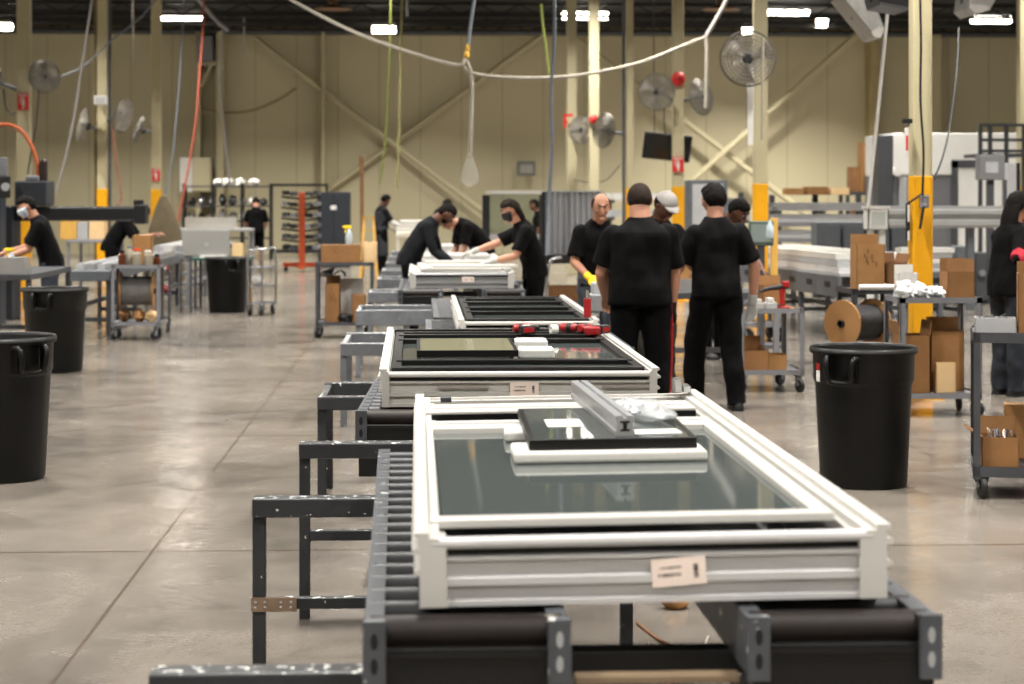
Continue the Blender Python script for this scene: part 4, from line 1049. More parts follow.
carton('cardboard_box', 'open cardboard box with torn front on the right of the lower cart shelf', on(945, 15.35, TL), -.05, .25, .2, .46, CARD2, (('b', 3),), 'boxes on the right carts')
carton('paper_box', 'pale inner box standing in front of the torn cardboard box', on(945, 15.14, TL), -.03, .15, .07, .23, PAPER, (), 'boxes on the right carts')
def spool(name, label, loc, axis, R1, R0, L_, Mf, Mw, hang=False):
    t = thing(name, label, 'wire spool', loc, 0, 'wire spools'); ax = Vector((0, 0, 1)).rotation_difference(Vector(axis).normalized()).to_matrix()
    for z in (0, L_):
        MB().lathe([(.03, z - .008), (R1, z - .008), (R1, z + .008), (.03, z + .008)], 40, ax=ax, close=True).build('flange', Mf, t, smooth=40)
    pr = [(.028, .008)] + [(R0 + .006 * (i % 2), .008 + (L_ - .016) * i / 30) for i in range(31)] + [(.028, L_ - .008)]
    MB().lathe(pr, 40, ax=ax, close=True).build('wound_wire', Mw, t, smooth=60)
    MB().lathe([(.022, -.03), (.03, -.03), (.03, L_ + .03), (.022, L_ + .03)], 20, ax=ax, close=True).build('hub', BLACK, t, smooth=True)
    return t
spool('wire_spool', 'large cardboard-flanged spool of dark wire hung in the dark-topped cart', on(842.5, 15.55, .665), (.80, .60, 0), .185, .135, .36, CARD2, DWIRE)
_c = Vector(at(973, 10.9)) - rot(0, 0, -.25) @ Vector((-.31, -.3, 0)); CB = (_c.x, _c.y, 0)
# ---- far right cart -------------------------------------------------------------------------------------------------
cart('grey cart at the right edge of the view, small parts tray on top', CB, -.25, .62, .6, .90, .165, DGREY, lip=.045, wheel=.06)
t = thing('parts_tray', 'pale grey tray of thin metal parts on the cart at the right edge', 'tray', on(995, 11.02, .9025), -.25, None)
q = MB(); w, d, h = .22, .16, .085
q.bx(-w / 2, w / 2, -d / 2, d / 2, 0, .006)
for a in ((-w / 2, w / 2, -d / 2, -d / 2 + .006), (-w / 2, w / 2, d / 2 - .006, d / 2), (-w / 2, -w / 2 + .006, -d / 2, d / 2), (w / 2 - .006, w / 2, -d / 2, d / 2)): q.bx(*a, 0, h)
q.build('tray_body', LGREY, t, bevel=.002)
q = MB(); r = random.Random(5)
for i in range(26):
    p = Vector((r.uniform(-.09, .09), r.uniform(-.06, .06), r.uniform(.06, .09))); e = Vector((r.uniform(-.04, .04), r.uniform(-.04, .04), r.uniform(-.01, .02))); q.bar(p - e, p + e, .005)
sp = q.build('metal_pieces', CHROME, t); sp['kind'] = 'stuff'
carton('cardboard_box', 'tall cardboard box cut off by the right edge, on the tray cart', on(1029, 11.0, .9025), -.25, .125, .2, .33, CARD, (('b', 0),), 'boxes on the right carts', print_=True)
carton('cardboard_box', 'open cardboard box of metal parts on the lower shelf of the tray cart', on(999, 11.02, .168), -.2, .2, .2, .165, CARD, (('l', 60), ('b', 20)), 'boxes on the right carts')
q = MB(); r = random.Random(9)
for i in range(12):
    p = Vector((r.uniform(-.07, .07), r.uniform(-.07, .07), .15)); e = Vector((r.uniform(-.03, .03), r.uniform(-.03, .03), .05)); q.bar(p - e, p + e, .01)
solo('metal_scraps', 'metal scraps sticking out of the open box on the lower shelf at the right edge', 'scraps', q, CHROME, on(999, 11.02, .168 + .0), 0, None)['kind'] = 'stuff'
carton('cardboard_box', 'taller cardboard box behind the open one on the lower shelf at the right edge', on(1022, 11.37, .168), -.25, .2, .14, .30, CARD2, (), 'boxes on the right carts', lid=True)
# ---- middle cart beside the slim person ------------------------------------------------------------------------------
cart('grey work cart with a wooden top right of the slim person', at(763, 17.2), .03, .56, .75, .70, .18, GREY, top=WOOD, wheel=.055)
ZM = .7015
carton('cardboard_box', 'low open cardboard box on the left of the work cart lower shelf', on(752, 17.0, .1815), .05, .22, .3, .17, CARD, (('b', 10),), 'boxes on the work cart')
carton('cardboard_box', 'low open cardboard box on the right of the work cart lower shelf', on(775, 17.05, .1815), -.05, .17, .25, .13, CARD2, (('l', 25),), 'boxes on the work cart')
# red tool in a stand
t = thing('tool_stand', 'red upright tool with a black level arm standing on the work cart', 'power tool', on(782, 16.98, ZM), .1, None)
MB().bx(-.055, .055, -.05, .05, 0, .02).build('stand_foot', RED, t, bevel=.005); MB().tube([(0, 0, .02), (0, 0, .08), (.0, 0, .17)], [.028, .02, .026], 14).build('stand_column', RED, t, smooth=True)
MB().tube([(-.20, 0, .15), (-.1, 0, .175), (.03, 0, .19), (.06, 0, .19)], [.014, .02, .026, .018], 12).build('level_arm', BLACK, t, smooth=True); MB().bx(.0, .06, -.03, .03, .18, .235).build('motor_head', RED, t, bevel=.01)
for i, (px, d, w, h, l) in enumerate(((757, 16.95, .14, .085, 'pale metal block on the work cart beside the grey glove'), (770, 16.9, .10, .10, 'bright metal vice block in the middle of the work cart top'))):
    t = thing('metal_fixture', l, 'fixture', on(px, d, ZM), .1 * i, 'metal fixtures on the work cart')
    MB().bx(-w / 2, w / 2, -.05, .05, 0, h * .6).build('base_block', LGREY, t, bevel=.006); MB().bx(-w / 2 * .7, w / 2 * .5, -.04, .03, h * .6, h).build('jaw_block', WHITE, t, bevel=.006); MB().cyl((w / 2 - .02, -.02, h * .3), (w / 2 + .05, -.02, h * .3), .008, n=8).build('screw', BLACK, t)
carton('cardboard_box', 'small cardboard box on the work cart right behind the slim person', on(772, 17.35, ZM), .1, .2, .16, .19, CARD, (('b', 12),), 'boxes on the work cart')
# bench with large box behind the broad person
t = thing('assembly_bench', 'bench with a black edge behind the two people with backs turned', 'bench', at(707, 18.6), 0.02, None)
MB().bx(-.62, .62, -.4, .4, .72, .78).build('bench_top', DGREY, t, bevel=.005)
for sx in (-1, 1):
    for sy in (-1, 1): MB().bx(sx * .58 - .025, sx * .58 + .025, sy * .36 - .025, sy * .36 + .025, 0, .72).build('leg', GREY, t)
MB().bx(-.58, .58, -.02, .02, .2, .25).build('stretcher', GREY, t)
carton('cardboard_box', 'large tan cardboard box on the bench between the two people with backs turned', on(698, 18.5, .781), .0, .62, .45, .40, CARD2, (), 'large boxes at the benches', lid=True)
for k in range(3):
    mb = MB().prism([(-.03, 0), (.03, 0), (.03, .01), (.01, .012), (.01, .03), (.03, .032), (.03, .04), (-.03, .04)], (-.35, 0, 0), (0, 1, 0), (0, 0, 1), (.7, 0, 0))
    solo('aluminium_profile', ('lowest', 'middle', 'top')[k] + ' aluminium length of three stacked at the front of the bench behind the broad person', 'metal profile', mb, SILV, on(690, 18.25, .781 + .041 * k), .02 * k, 'aluminium lengths on the assembly bench')
# hand truck with a black caster behind the work cart
cart('low far cart seen between the legs of the work cart', at(757, 23.0), .1, .5, .6, .5, .2, GREY, wheel=.08)

# ---- left cart with carton and paper roll ----------------------------------------------------------------------------
cart('grey cart left of the line with a paper roll on top', at(345, 23.6), .02, .68, .6, .88, .18, DGREY, wheel=.06)
Z = .8815
carton('cardboard_box', 'long low cardboard box on the cart left of the line', on(341, 23.55, Z), .03, .47, .28, .205, CARD, (), 'boxes on the paper-roll cart', lid=True, print_=True)
t = thing('paper_roll', 'kraft paper roll standing tilted at the right end of the long low box', 'paper roll', on(369.5, 23.5, Z), 0, None)
MB().lathe([(.03, .0), (.088, .0), (.09, .01), (.09, .235), (.088, .245), (.03, .245)], 30, close=True).build('roll', PAPER, t, smooth=40); MB().lathe([(.022, -.0), (.03, -.0), (.03, .247), (.022, .247)], 20, close=True).build('core_tube', CARDD, t, smooth=True)
def spray_bottle(label, loc, rz, Mh=YEL2, Mb=None):
    t = thing('spray_bottle', label, 'bottle', loc, rz, 'spray bottles')
    MB().lathe([(.002, 0), (.04, .0), (.043, .01), (.043, .11), (.03, .15), (.015, .17), (.014, .19)], 20).build('bottle', Mb or G('clear_bottle', '#c9d3d8', .2, 0, .03, 10, trans=.4), t, smooth=True)
    MB().bx(-.06, .03, -.014, .014, .19, .225).build('sprayer_head', Mh, t, bevel=.006); MB().bar((-.03, 0, .19), (-.05, 0, .14), .012).build('trigger', Mh, t); MB().cyl((-.075, 0, .21), (-.06, 0, .21), .01, n=10).build('nozzle', Mh, t)
    return t
spray_bottle('spray bottle with yellow head on the long low cardboard box', on(349, 23.52, Z + .2125), .2)
bpy.data.objects[-1] if False else None
carton('cardboard_box', 'tall narrow cardboard box on the lower shelf of the paper-roll cart', on(333, 23.5, .1815), .0, .17, .25, .46, CARD, (('b', 10),), 'boxes on the paper-roll cart', print_=True)
carton('cardboard_box', 'short cardboard box at the right of the lower shelf of the paper-roll cart', on(359, 23.5, .1815), .0, .16, .25, .32, CARD, (), 'boxes on the paper-roll cart', lid=True)
t_ = solo('cardboard_sheet', 'white sheet leaning on the lower shelf of the paper-roll cart', 'sheet', MB().box((0, 0, .25), (.3, .01, .5), rot(-.1, 0, 0)), WPAP, on(351, 23.75, .186), 0)
q = MB(); r = random.Random(2)
for k in range(7): q.torus((r.uniform(-.02, .02), r.uniform(-.02, .02), .012 + .012 * k), .07 + r.uniform(-.01, .02), .008, rot(r.uniform(-.1, .1), r.uniform(-.1, .1), 0), 24, 6)
solo('cable_coil', 'coil of black cable at the foot of the short box on the paper-roll cart', 'cable', q, BLACK, on(346, 23.4, .1835), 0, None, smooth=True)
q = MB()
for k in range(5): q.tube(curve([(-.15 + .02 * k, 0, .0), (-.1 + .03 * k, .02, .06 + .01 * k), (.0, .0 + .02 * k, .02), (.1, .03, .07), (.16, 0, .01 * k)], 5), .008, 6)
solo('hanging_cables', 'tangle of black cables hung under the top shelf of the paper-roll cart', 'cable', q, BLACK, on(332, 23.4, .72), 0, None, smooth=True)

# ---- left cart with grey wire spool ----------------------------------------------------------------------------------
cart('cart with a grey wire spool under a black tray of jars, left side', at(138, 23.3), .05, .56, .6, .86, .2, GREY, top=BLACK, wheel=.05)
spool('wire_spool', 'grey wire spool hung across the jar cart', on(121, 23.25, .56), (1, .05, 0), .22, .165, .37, CARD2, WIRE)
Zt = .8615
def jar(label, px, d, h, r, M, Ml, z=Zt):
    t = thing('jar', label, 'jar', on(px, d, z), 0, 'jars on the spool cart')
    MB().lathe([(.002, 0), (r * .95, 0), (r, .01), (r, h * .8), (r * .7, h * .9), (r * .68, h)], 20).build('glass_body', M, t, smooth=True); MB().lathe([(.002, h + .025), (r * .74, h + .025), (r * .76, h + .02), (r * .76, h - .002), (.002, h - .002)], 20).build('lid', Ml, t, smooth=True)
BR = G('amber_jar', '#5a3018', .3, 0, .1, 10); CL = G('milky_jar', '#978e7d', .35, 0, .06, 10)
jar('amber jar with dark lid at the left of the black cart tray', 122, 23.2, .15, .045, BR, BLACK); jar('tall clear jar second from the left on the black cart tray', 130, 23.25, .2, .045, CL, GREY)
jar('milky jar with orange-red lid in the middle of the black cart tray', 137, 23.15, .17, .05, CL, G('orange_lid', '#d23a1c', .4, 0, .05, 9)); jar('milky jar with white lid at the right of the black cart tray', 148, 23.2, .15, .052, CL, WPAP); jar('small amber jar at the right end of the black cart tray', 157, 23.3, .1, .04, BR, BLACK)
carton('cardboard_box', 'cardboard box behind the jars on the spool cart', on(143, 23.5, Zt), .0, .22, .18, .34, CARD2, (), 'boxes on the left carts', lid=True)
for i, (px, l) in enumerate(((125, 'brown paper heap at the left of the spool cart lower shelf'), (139, 'brown paper heap in the middle of the spool cart lower shelf'), (151, 'pale paper heap at the right of the spool cart lower shelf'))):
    lumpy('paper_heap', l, 'paper', on(px, 23.25, .2015), (.068, .11, .07), (CARDD, CARD2, PAPER)[i], 11 + i, 'paper heaps on the spool cart', .5, 3)
# small rack cart right behind it, red cap and white cloth
t = thing('tool_trolley', 'narrow dark trolley with a red grip right behind the spool cart', 'trolley', at(163.5, 24.6), 0.1, None)
for sx in (-1, 1):
    MB().bx(sx * .07 - .012, sx * .07 + .012, -.2, -.18, .09, .78).build('post', DGREY, t); MB().bx(sx * .07 - .012, sx * .07 + .012, .18, .2, .09, .78).build('post', DGREY, t)
for z in (.16, .45, .72): MB().bx(-.085, .085, -.21, .21, z, z + .02).build('shelf', DGREY, t)
MB().tube(curve([(-.06, -.2, .74), (-.05, -.24, .8), (.05, -.24, .8), (.06, -.2, .74)], 4), .012, 8).build('grip', RED, t, smooth=True)
for sx in (-1, 1):
    for sy in (-1, 1): caster(t, sx * .06, sy * .17, .1, .04)
lumpy('white_cloth', 'white cloth lying on the narrow dark trolley', 'cloth', on(163.5, 24.6, .741), (.06, .09, .035), WPAP, 4)
lumpy('red_cloth', 'dark red cloth on the middle shelf of the narrow dark trolley', 'cloth', on(163.5, 24.6, .471), (.06, .12, .05), RED, 5)
# ==== benches, machines and racks around the hall =====================================================================
def table(name, label, px0, px1, d0, d1, ztop, thick, M, Mtop=None, legs=3, group=None, cat='bench', apron=.0, low=True):
    """long bench running away from the camera between two depths; px0, px1 are its left and right edge at depth d0"""
    (xa, ya), (xb, _) = pos(px0, d0), pos(px1, d0); yb = pos(px0, d1)[1]
    t = thing(name, label, cat, ((xa + xb) / 2, (ya + yb) / 2, 0), 0, group); hx, hy = (xb - xa) / 2, (yb - ya) / 2
    MB().bx(-hx, hx, -hy, hy, ztop - thick, ztop).build('top', Mtop or M, t, bevel=.006)
    for i in range(legs):
        y = -hy + .05 + (2 * hy - .1) * i / (legs - 1)
        for sx in (-1, 1): MB().bx(sx * (hx - .03) - .025, sx * (hx - .03) + .025, y - .025, y + .025, 0, ztop - thick).build('leg', M, t)
        if low: MB().bx(-hx + .05, hx - .05, y - .02, y + .02, .18, .23).build('lower_rail', M, t)
    if low:
        for sx in (-1, 1): MB().bx(sx * (hx - .03) - .02, sx * (hx - .03) + .02, -hy + .07, hy - .07, .3, .35).build('side_rail', M, t)
    return t
PROF = [(-.5, 0), (.5, 0), (.5, .2), (.38, .25), (.38, .5), (.5, .55), (.5, .8), (.2, .85), (.2, 1), (-.5, 1)]
def profile_bar(label, p0, p1, w, h, M, group, name='aluminium_profile'):
    p0, p1 = Vector(p0), Vector(p1); L_ = (p1 - p0).length; d = (p1 - p0); a = math.atan2(d.y, d.x)
    mb = MB().prism([(u * w, v * h) for u, v in PROF], (-L_ / 2, 0, 0), (0, 1, 0), (0, 0, 1), (L_, 0, 0))
    c = (p0 + p1) / 2
    return solo(name, label, 'metal profile', mb, M, (c.x, c.y, min(p0.z, p1.z)), a, group)
ORD = ('lowest', 'second', 'third', 'fourth', 'fifth', 'sixth', 'seventh', 'eighth', 'ninth', 'topmost')

# ---- left benches
table('work_bench', 'grey bench at the left edge under the masked worker, silver lengths on it', -60, 30, 19.9, 22.2, .88, .06, DGREY, legs=2, group='grey benches at left')
for k in range(3):
    x0, y = pos(-50, 20.1); x1 = pos(29 - k, 20.1)[0]
    profile_bar('%s silver window profile of the three stacked before the masked worker' % ('lowest', 'middle', 'top')[k], (x0, y, .881 + .056 * k), (x1, y, .881 + .056 * k), .3, .055, SILV, 'silver lengths under the masked worker')
spray_bottle('spray bottle with yellow head standing behind the silver lengths on the left bench', on(11, 21.4, .881), .4)
table('work_bench', 'long grey roller bench behind the masked worker, running away from the camera', 66, 110, 23.5, 30.2, .78, .12, DGREY, Mtop=BLUEG, legs=4, group='grey benches at left')
for k in range(4):
    x0, y0 = pos(79 + 11 * k, 24); x1, y1 = pos(146 + 8.7 * k, 29.8)
    profile_bar('silver length %s from the left on the long bench behind the masked worker' % ('first', 'second', 'third', 'fourth')[k], (x0, y0, .781 + .0), (x1, y1, .781), .09, .07, SILV if k % 2 else LGREY, 'silver lengths on the long left bench')
table('work_bench', 'second long grey bench, right of the first and behind the jar cart', 150, 190, 30.6, 38, .80, .1, GREY, legs=4, group='grey benches at left')
for k in range(3):
    x0, y0 = pos(156 + 11 * k, 31); x1, y1 = pos(202 + 9 * k, 37.5)
    profile_bar('pale length %s from the left on the second long bench' % ('first', 'second', 'third')[k], (x0, y0, .801), (x1, y1, .801), .12, .1, (LGREY, WHITE, SILV)[k], 'pale lengths on the second long bench')
table('work_bench', 'far pale bench before the parts shelf', 176, 250, 44.5, 45.6, .95, .06, LGREY, legs=2, group='grey benches at left')
for k in range(3):
    profile_bar('%s white length stacked on the far pale bench' % ('lowest', 'middle', 'top')[k], on(186, 44.8, .951 + .085 * k), on(236, 44.8, .951 + .085 * k), .3, .08, WHITE, 'white lengths on the far pale bench')

# ---- dark saw machine with the long arm
t = thing('saw_machine', 'dark machine with a long black level arm at the left edge', 'machine', at(34, 27), 0, None)
def lx(px, d=27): return pos(px, d)[0] - pos(34, 27)[0]
MB().bx(lx(19), lx(50.5), -.3, .3, zz(206, 27), zz(181, 27)).build('head_box', NAVY, t, bevel=.02)
MB().bx(lx(10), lx(145), -.16, .12, zz(221, 27), zz(206.5, 27)).build('long_arm', G('arm_black', '#1a1b1e', .4, 0, .1, 5), t, bevel=.03)
MB().bx(lx(-20), lx(17), -.3, .3, 0, zz(206, 27)).build('base_column', NAVY, t, bevel=.02)
MB().bx(lx(135), lx(146.5), -.18, .14, zz(224, 27), zz(204.5, 27)).build('arm_end_cap', BLACK, t, bevel=.02)
MB().cyl((lx(138), 0, zz(205, 27)), (lx(138), 0, zz(200, 27)), .07, n=16).build('arm_lamp', BLACK, t, smooth=True)
MB().lathe([(.02, 0), (.055, 0), (.055, .27), (.03, .3), (.02, .3)], 18, c=(lx(43.5), 0, zz(181, 27))).build('motor_cylinder', G('dark_brown_metal', '#2a1f1a', .5, .2, .1, 9), t, smooth=True)
MB().bx(lx(27), lx(40), -.12, .12, zz(181, 27), zz(175.5, 27)).build('hose_port', GREY, t, bevel=.02)
t = thing('control_tower', 'tall dark control unit with pale dial boxes at the left edge', 'machine', at(5, 26), 0, None)
def lx2(px): return pos(px, 26)[0] - pos(5, 26)[0]
MB().bx(lx2(-22), lx2(3), -.2, .2, 0, zz(158, 26)).build('cabinet', NAVY, t, bevel=.01)
MB().bx(lx2(-4), lx2(11), -.24, -.2, zz(176, 26), zz(158, 26)).build('upper_box', GREY, t, bevel=.01); MB().bx(lx2(2), lx2(14), -.28, -.2, zz(198, 26), zz(176, 26)).build('dial_box', BLACK, t, bevel=.02)
MB().cyl((lx2(10), -.30, zz(187, 26)), (lx2(10), -.28, zz(187, 26)), .055, n=20).build('dial', LGREY, t, smooth=True)
# things on/behind: masts and bits between the benches
table('work_bench', 'cluttered low bench behind the dark machine arm', 66, 112, 35, 36.4, .9, .05, GREY, legs=2, group='grey benches at left')
for i, (px, w, h, M, l) in enumerate(((70, .3, .42, LWOOD, 'pale wooden crate at the left of the cluttered low bench'), (84, .2, .3, LGREY, 'grey crate in the middle of the cluttered low bench'), (98, .28, .4, PAPER, 'tan crate at the right of the cluttered low bench'))):
    carton('crate', l, on(px, 35.7, .901), 0, w, .3, h, M, (), 'crates on the cluttered bench', lid=True)
# olive tarpaulin-covered shape and red strap
mb = MB(); rs = []
for z, w in ((0, .42), (.5, .40), (1.0, .32), (1.45, .18), (1.68, .06)): rs.append([Vector((w * math.cos(a) * (1 + .08 * math.sin(3 * a + z)), w * .7 * math.sin(a), z)) for a in [2 * PI * j / 24 for j in range(24)]])
solo('tarpaulin', 'olive brown tarpaulin hung into a pointed heap beside the left yellow-footed column', 'tarpaulin', MB().rings(rs), G('olive_tarp', '#4f4530', .8, 0, .2, 8, .2), floorat(163.5, 39.5), 0, smooth=True)

# ---- grey panel table, hand truck
t = thing('panel_table', 'table with a green cloth top and dark legs behind the far black trash can', 'table', at(223, 29.6), 0, None)
hx = 28 * m(29.6)
MB().bx(-hx, hx, -.4, .4, .73, .76).build('table_top', GREENT, t, bevel=.006)
for sx in (-1, 1):
    for sy in (-1, 1): MB().bx(sx * (hx - .05) - .02, sx * (hx - .05) + .02, sy * .35 - .02, sy * .35 + .02, 0, .73).build('leg', DGREY, t)
t = thing('metal_sheet', 'flat grey sheet standing upright on the green-topped table', 'panel', on(206, 29.3, .761), 0, None)
MB().bx(-23.5 * m(29.3), 23.5 * m(29.3), -.03, .03, .03, .41).build('panel_board', G('panel_grey', '#8e8d89', .5, .1, .05, 3), t, bevel=.008)
MB().bx(-.3, -.2, -.08, .08, 0, .03).build('foot', DGREY, t); MB().bx(.2, .3, -.08, .08, 0, .03).build('foot', DGREY, t); MB().cyl((0.01, -.035, .2), (.01, -.03, .2), .03, n=16).build('round_emblem', LGREY, t)
for i, (px, l, M) in enumerate(((208, 'white paper pile left on the green-topped table', WPAP), (219, 'white paper pile right on the green-topped table', WPAP))):
    solo('paper_pile', l, 'paper', MB().bx(-.11, .11, -.12, .12, 0, .04), M, on(px, 29.32, .761), .1 * i, 'paper piles on the green table', bevel=.004)
carton('cardboard_box', 'small tan box at the right end of the green-topped table', on(238, 29.6, .761), .0, .17, .17, .2, PAPER, (), 'boxes on the left carts', lid=True)
carton('cardboard_box', 'brown box on the floor right of the far black trash can', at(247, 29.7), .0, .12, .3, .36, CARD, (), 'boxes on the left carts', lid=True)
t = thing('tube_trolley', 'chrome tube trolley with one big black wheel right of the green-topped table', 'trolley', at(262, 28), -.25, None)
for y in (-.3, .3): MB().tube(curve([(-.1, y, .14), (-.1, y, .5), (-.1, y, .85), (.02, y, .93), (.1, y, .85), (.1, y, .14)], 5), .018, 10).build('side_hoop', CHROME, t, smooth=True)
for z in (.16, .4, .66): MB().bx(-.1, .1, -.3, .3, z, z + .02).build('deck', GREY, t)
for sx in (-1, 1):
    for sy in (-1, 1): caster(t, sx * .08, sy * .26, .16, .065)
lumpy('white_bag', 'white bag on the lower deck of the chrome tube trolley', 'plastic bag', on(258, 27.9, .421), (.08, .1, .08), WPAP, 8)
# ladder-like grey frame by the table's left leg
t = thing('step_rack', 'narrow grey step rack left of the green-topped table', 'frame', at(186, 28.5), 0, None)
for sx in (-1, 1): MB().bx(sx * .07 - .015, sx * .07 + .015, -.02, .02, 0, .78).build('upright', DGREY, t)
for z in (.1, .25, .4, .55, .7): MB().bx(-.06, .06, -.018, .018, z, z + .025).build('rung', GREY, t)

# ---- far parts shelf
t = thing('parts_shelf', 'far shelf of dark metal along the back, heaped with bright parts', 'shelf', at(228, 53), 0, None)
w = 86 * m(53)
for x in (-w / 2, -w / 6, w / 6, w / 2): MB().bx(x - .03, x + .03, -.3, .3, 0, 2.02).build('upright', BLACK, t)
for z in (.55, 1.0, 1.4, 1.92): MB().bx(-w / 2, w / 2, -.3, .3, z, z + .04).build('shelf_board', DGREY, t)
MB().bx(w / 2, w / 2 + 1.5, .2, .3, 1.95, 2.02).build('top_rail', BLACK, t); MB().bx(w / 2, w / 2 + 1.5, .2, .3, .16, .26).build('bottom_rail', DGREY, t); MB().bx(w / 2 + 1.44, w / 2 + 1.5, .2, .3, 0, 1.95).build('end_post', BLACK, t)
r = random.Random(8)
CW = ('white', 'silver', 'pale grey', 'dark grey'); MM = (WPAP, SILV, LGREY, DGREY)
names = ('far left end', 'left end', 'left third', 'left of the middle', 'middle', 'right of the middle', 'right third', 'right end')
for row, z in enumerate((1.04, 1.44)):
    for i in range(8):
        k = r.randrange(4); px = 192 + i * 10.2
        lumpy('parts_bag', '%s bag on the far parts shelf, %s of its %s board' % (CW[k], names[i], ('middle', 'upper')[row]), 'plastic bag', on(px, 52.9, z + .001), (.095, .14, r.uniform(.10, .15)), MM[k], 20 + i + row * 9, 'bags on the far parts shelf', .5, 3)
for i, px in enumerate((218, 228, 240, 254)):
    lumpy('parts_bag', '%s bag lying on top of the far parts shelf' % ('leftmost white', 'second white', 'third white', 'rightmost white')[i], 'plastic bag', on(px, 52.9, 1.961), (.13, .17, .10), WPAP, 50 + i, 'bags on the far parts shelf', .5, 3)
# dark cabinet board and orange rack
t = thing('dark_cabinet', 'tall dark blue-grey cabinet with a white note beside the orange rack', 'cabinet', at(334.5, 47.5), 0, None)
hw = 16 * m(47.5)
MB().bx(-hw, hw, -.3, .3, 0, 1.78).build('cabinet_body', NAVY, t, bevel=.01)
MB().bx(-hw + .03, -.005, -.32, -.3, .05, 1.74).build('door', NAVY, t, bevel=.004); MB().bx(.005, hw - .03, -.32, -.3, .05, 1.74).build('door', NAVY, t, bevel=.004)
MB().bx(-.08, .06, -.323, -.321, 1.36, 1.46).build('paper_note', WPAP, t)
t = thing('orange_rack', 'orange cantilever rack loaded with short dark profiles', 'rack', at(302, 44.5), 0, None)
q = MB().bx(-.07, .07, -.06, .06, .1, 1.76).build('centre_post', ORANGE, t, bevel=.006)
MB().bx(-.42, .42, -.09, .09, .1, .2).build('base_beam', ORANGE, t, bevel=.006); MB().bx(-.06, .06, -.5, .5, .06, .12).build('base_foot', ORANGE, t, bevel=.006)
for sx in (-1, 1):
    q = MB().cyl((sx * .36, -.04, .05), (sx * .36, .04, .05), .05, n=16).build('wheel', RUBBER, t, smooth=True)
for i in range(6):
    for sx in (-1, 1): MB().bar((sx * .07, 0, .42 + i * .24), (sx * .46, 0, .47 + i * .24), .04, .05).build('arm', DGREY, t)
rr = random.Random(12)
for i in range(6):
    for sx in (-1, 1):
        for j in range(2):
            x = sx * (.17 + .17 * j); z = .455 + i * .24 + abs(x) * .128
            mb = MB(); M = rr.choice((DGREY, GREY, DARKST, DGREY))
            mb.prism([(u * .13, v * .09) for u, v in PROF], (0, -.55, 0), (1, 0, 0), (0, 0, 1), (0, 1.1, 0))
            solo('short_profile', 'short dark profile on the %s arm level of the orange rack, %s' % (('lowest', 'second', 'third', 'fourth', 'fifth', 'top')[i], {(-1, 0): 'left beside its post', (-1, 1): 'left outer end', (1, 0): 'right beside its post', (1, 1): 'right outer end'}[(sx, j)]), 'metal profile', mb, M, (t.location.x + x, t.location.y, z + .012), 0, 'short profiles on the orange rack')
# wooden pole and step ladder
a, b = P(362.5, 272, 43), P(361, 154, 43)
solo('wooden_pole', 'long brown wooden pole leaning by the apron-wearing worker', 'pole', MB().cyl((0, 0, .0), (b.x - a.x, .3, b.z - a.z), .045, .04, n=12), WOOD, (a.x, a.y, 0.0), 0, smooth=True)
t = thing('step_ladder', 'yellow wooden step ladder behind the paper roll', 'ladder', at(369, 40), 0, None)
for sx in (-1, 1):
    MB().bar((sx * .17, -.3, 0), (sx * .09, 0, 1.25), .05, .03).build('front_stile', LWOOD, t); MB().bar((sx * .15, .4, 0), (sx * .09, .03, 1.22), .04, .03).build('rear_stile', LWOOD, t)
for k in range(4): MB().bx(-.165 + .016 * k, .165 - .016 * k, -.27 + .065 * k, -.17 + .06 * k, .25 * (k + 1) - .02, .25 * (k + 1)).build('step', LWOOD, t)
MB().bx(-.11, .11, -.06, .1, 1.25, 1.275).build('top_cap', LWOOD, t)

# ---- far white stack table beside the apron-wearing worker
table('work_bench', 'cream far bench under the white stack', 396, 431, 40, 42, .95, .1, OFFW, legs=2, group='cream far benches')
for k in range(3):
    solo('white_board', '%s white panel of the far stack beside the apron-wearing worker' % ('lowest', 'middle', 'top')[k], 'board', MB().bx(-.36 + .03 * k, .36 - .02 * k, -.8, .8, 0, .075), WHITE, on(414, 41, .951 + .078 * k), .01 * k, 'white panels in the far stack', bevel=.006)
# ---- tall glass frames and corrugated panel
for i, (px0, px1, d, l) in enumerate(((486, 543, 38, 'tall black-posted frame of clear glass behind the long-haired worker'),)):
    t = thing('glass_partition_frame', l, 'frame', at((px0 + px1) / 2, d), 0, None); h = (px1 - px0) / 2 * m(d)
    for sx in (-1, 1): MB().bx(sx * h - .07, sx * h + .07, -.05, .05, 0, 1.7).build('post', BLACK, t)
    MB().bx(-h, h, -.03, .03, 1.72, 1.78).build('top_rail', WHITE, t); MB().bx(-h, h, -.03, .03, .85, .95).build('middle_rail', LGREY, t)
    MB().bx(-h + .07, h - .07, -.006, .006, .95, 1.72).build('glass_pane', GLASS, t)
    MB().bx(-h - .1, h + .1, -.3, .3, .0, .06).build('base_board', DGREY, t)
t = thing('panel_bench', 'black-topped bench carrying the grey corrugated panel', 'bench', at(571, 27.2), 0, None); h = 33 * m(27.2)
MB().bx(-h, h, -.4, .4, .76, .88).build('bench_top', BLACK, t, bevel=.006)
for sx in (-1, 1):
    for sy in (-1, 1): MB().bx(sx * (h - .04) - .025, sx * (h - .04) + .025, sy * .36 - .025, sy * .36 + .025, 0, .76).build('leg', LGREY, t)
MB().bx(-h + .05, h - .05, -.35, .35, .22, .25).build('lower_shelf', DGREY, t)
carton('cardboard_box', 'long brown cardboard box under the black-topped bench', on(568, 27.0, .2515), 0, .52, .35, .2, CARDD, (), 'large boxes at the benches', lid=True)
t = thing('corrugated_panel', 'grey corrugated metal panel standing on the black-topped bench behind the balding person', 'panel', on(573.5, 27.3, .881), 0, None); h = 28.5 * m(27.3); n = 40
top = zz(192, 27.3) - .881
pts = []
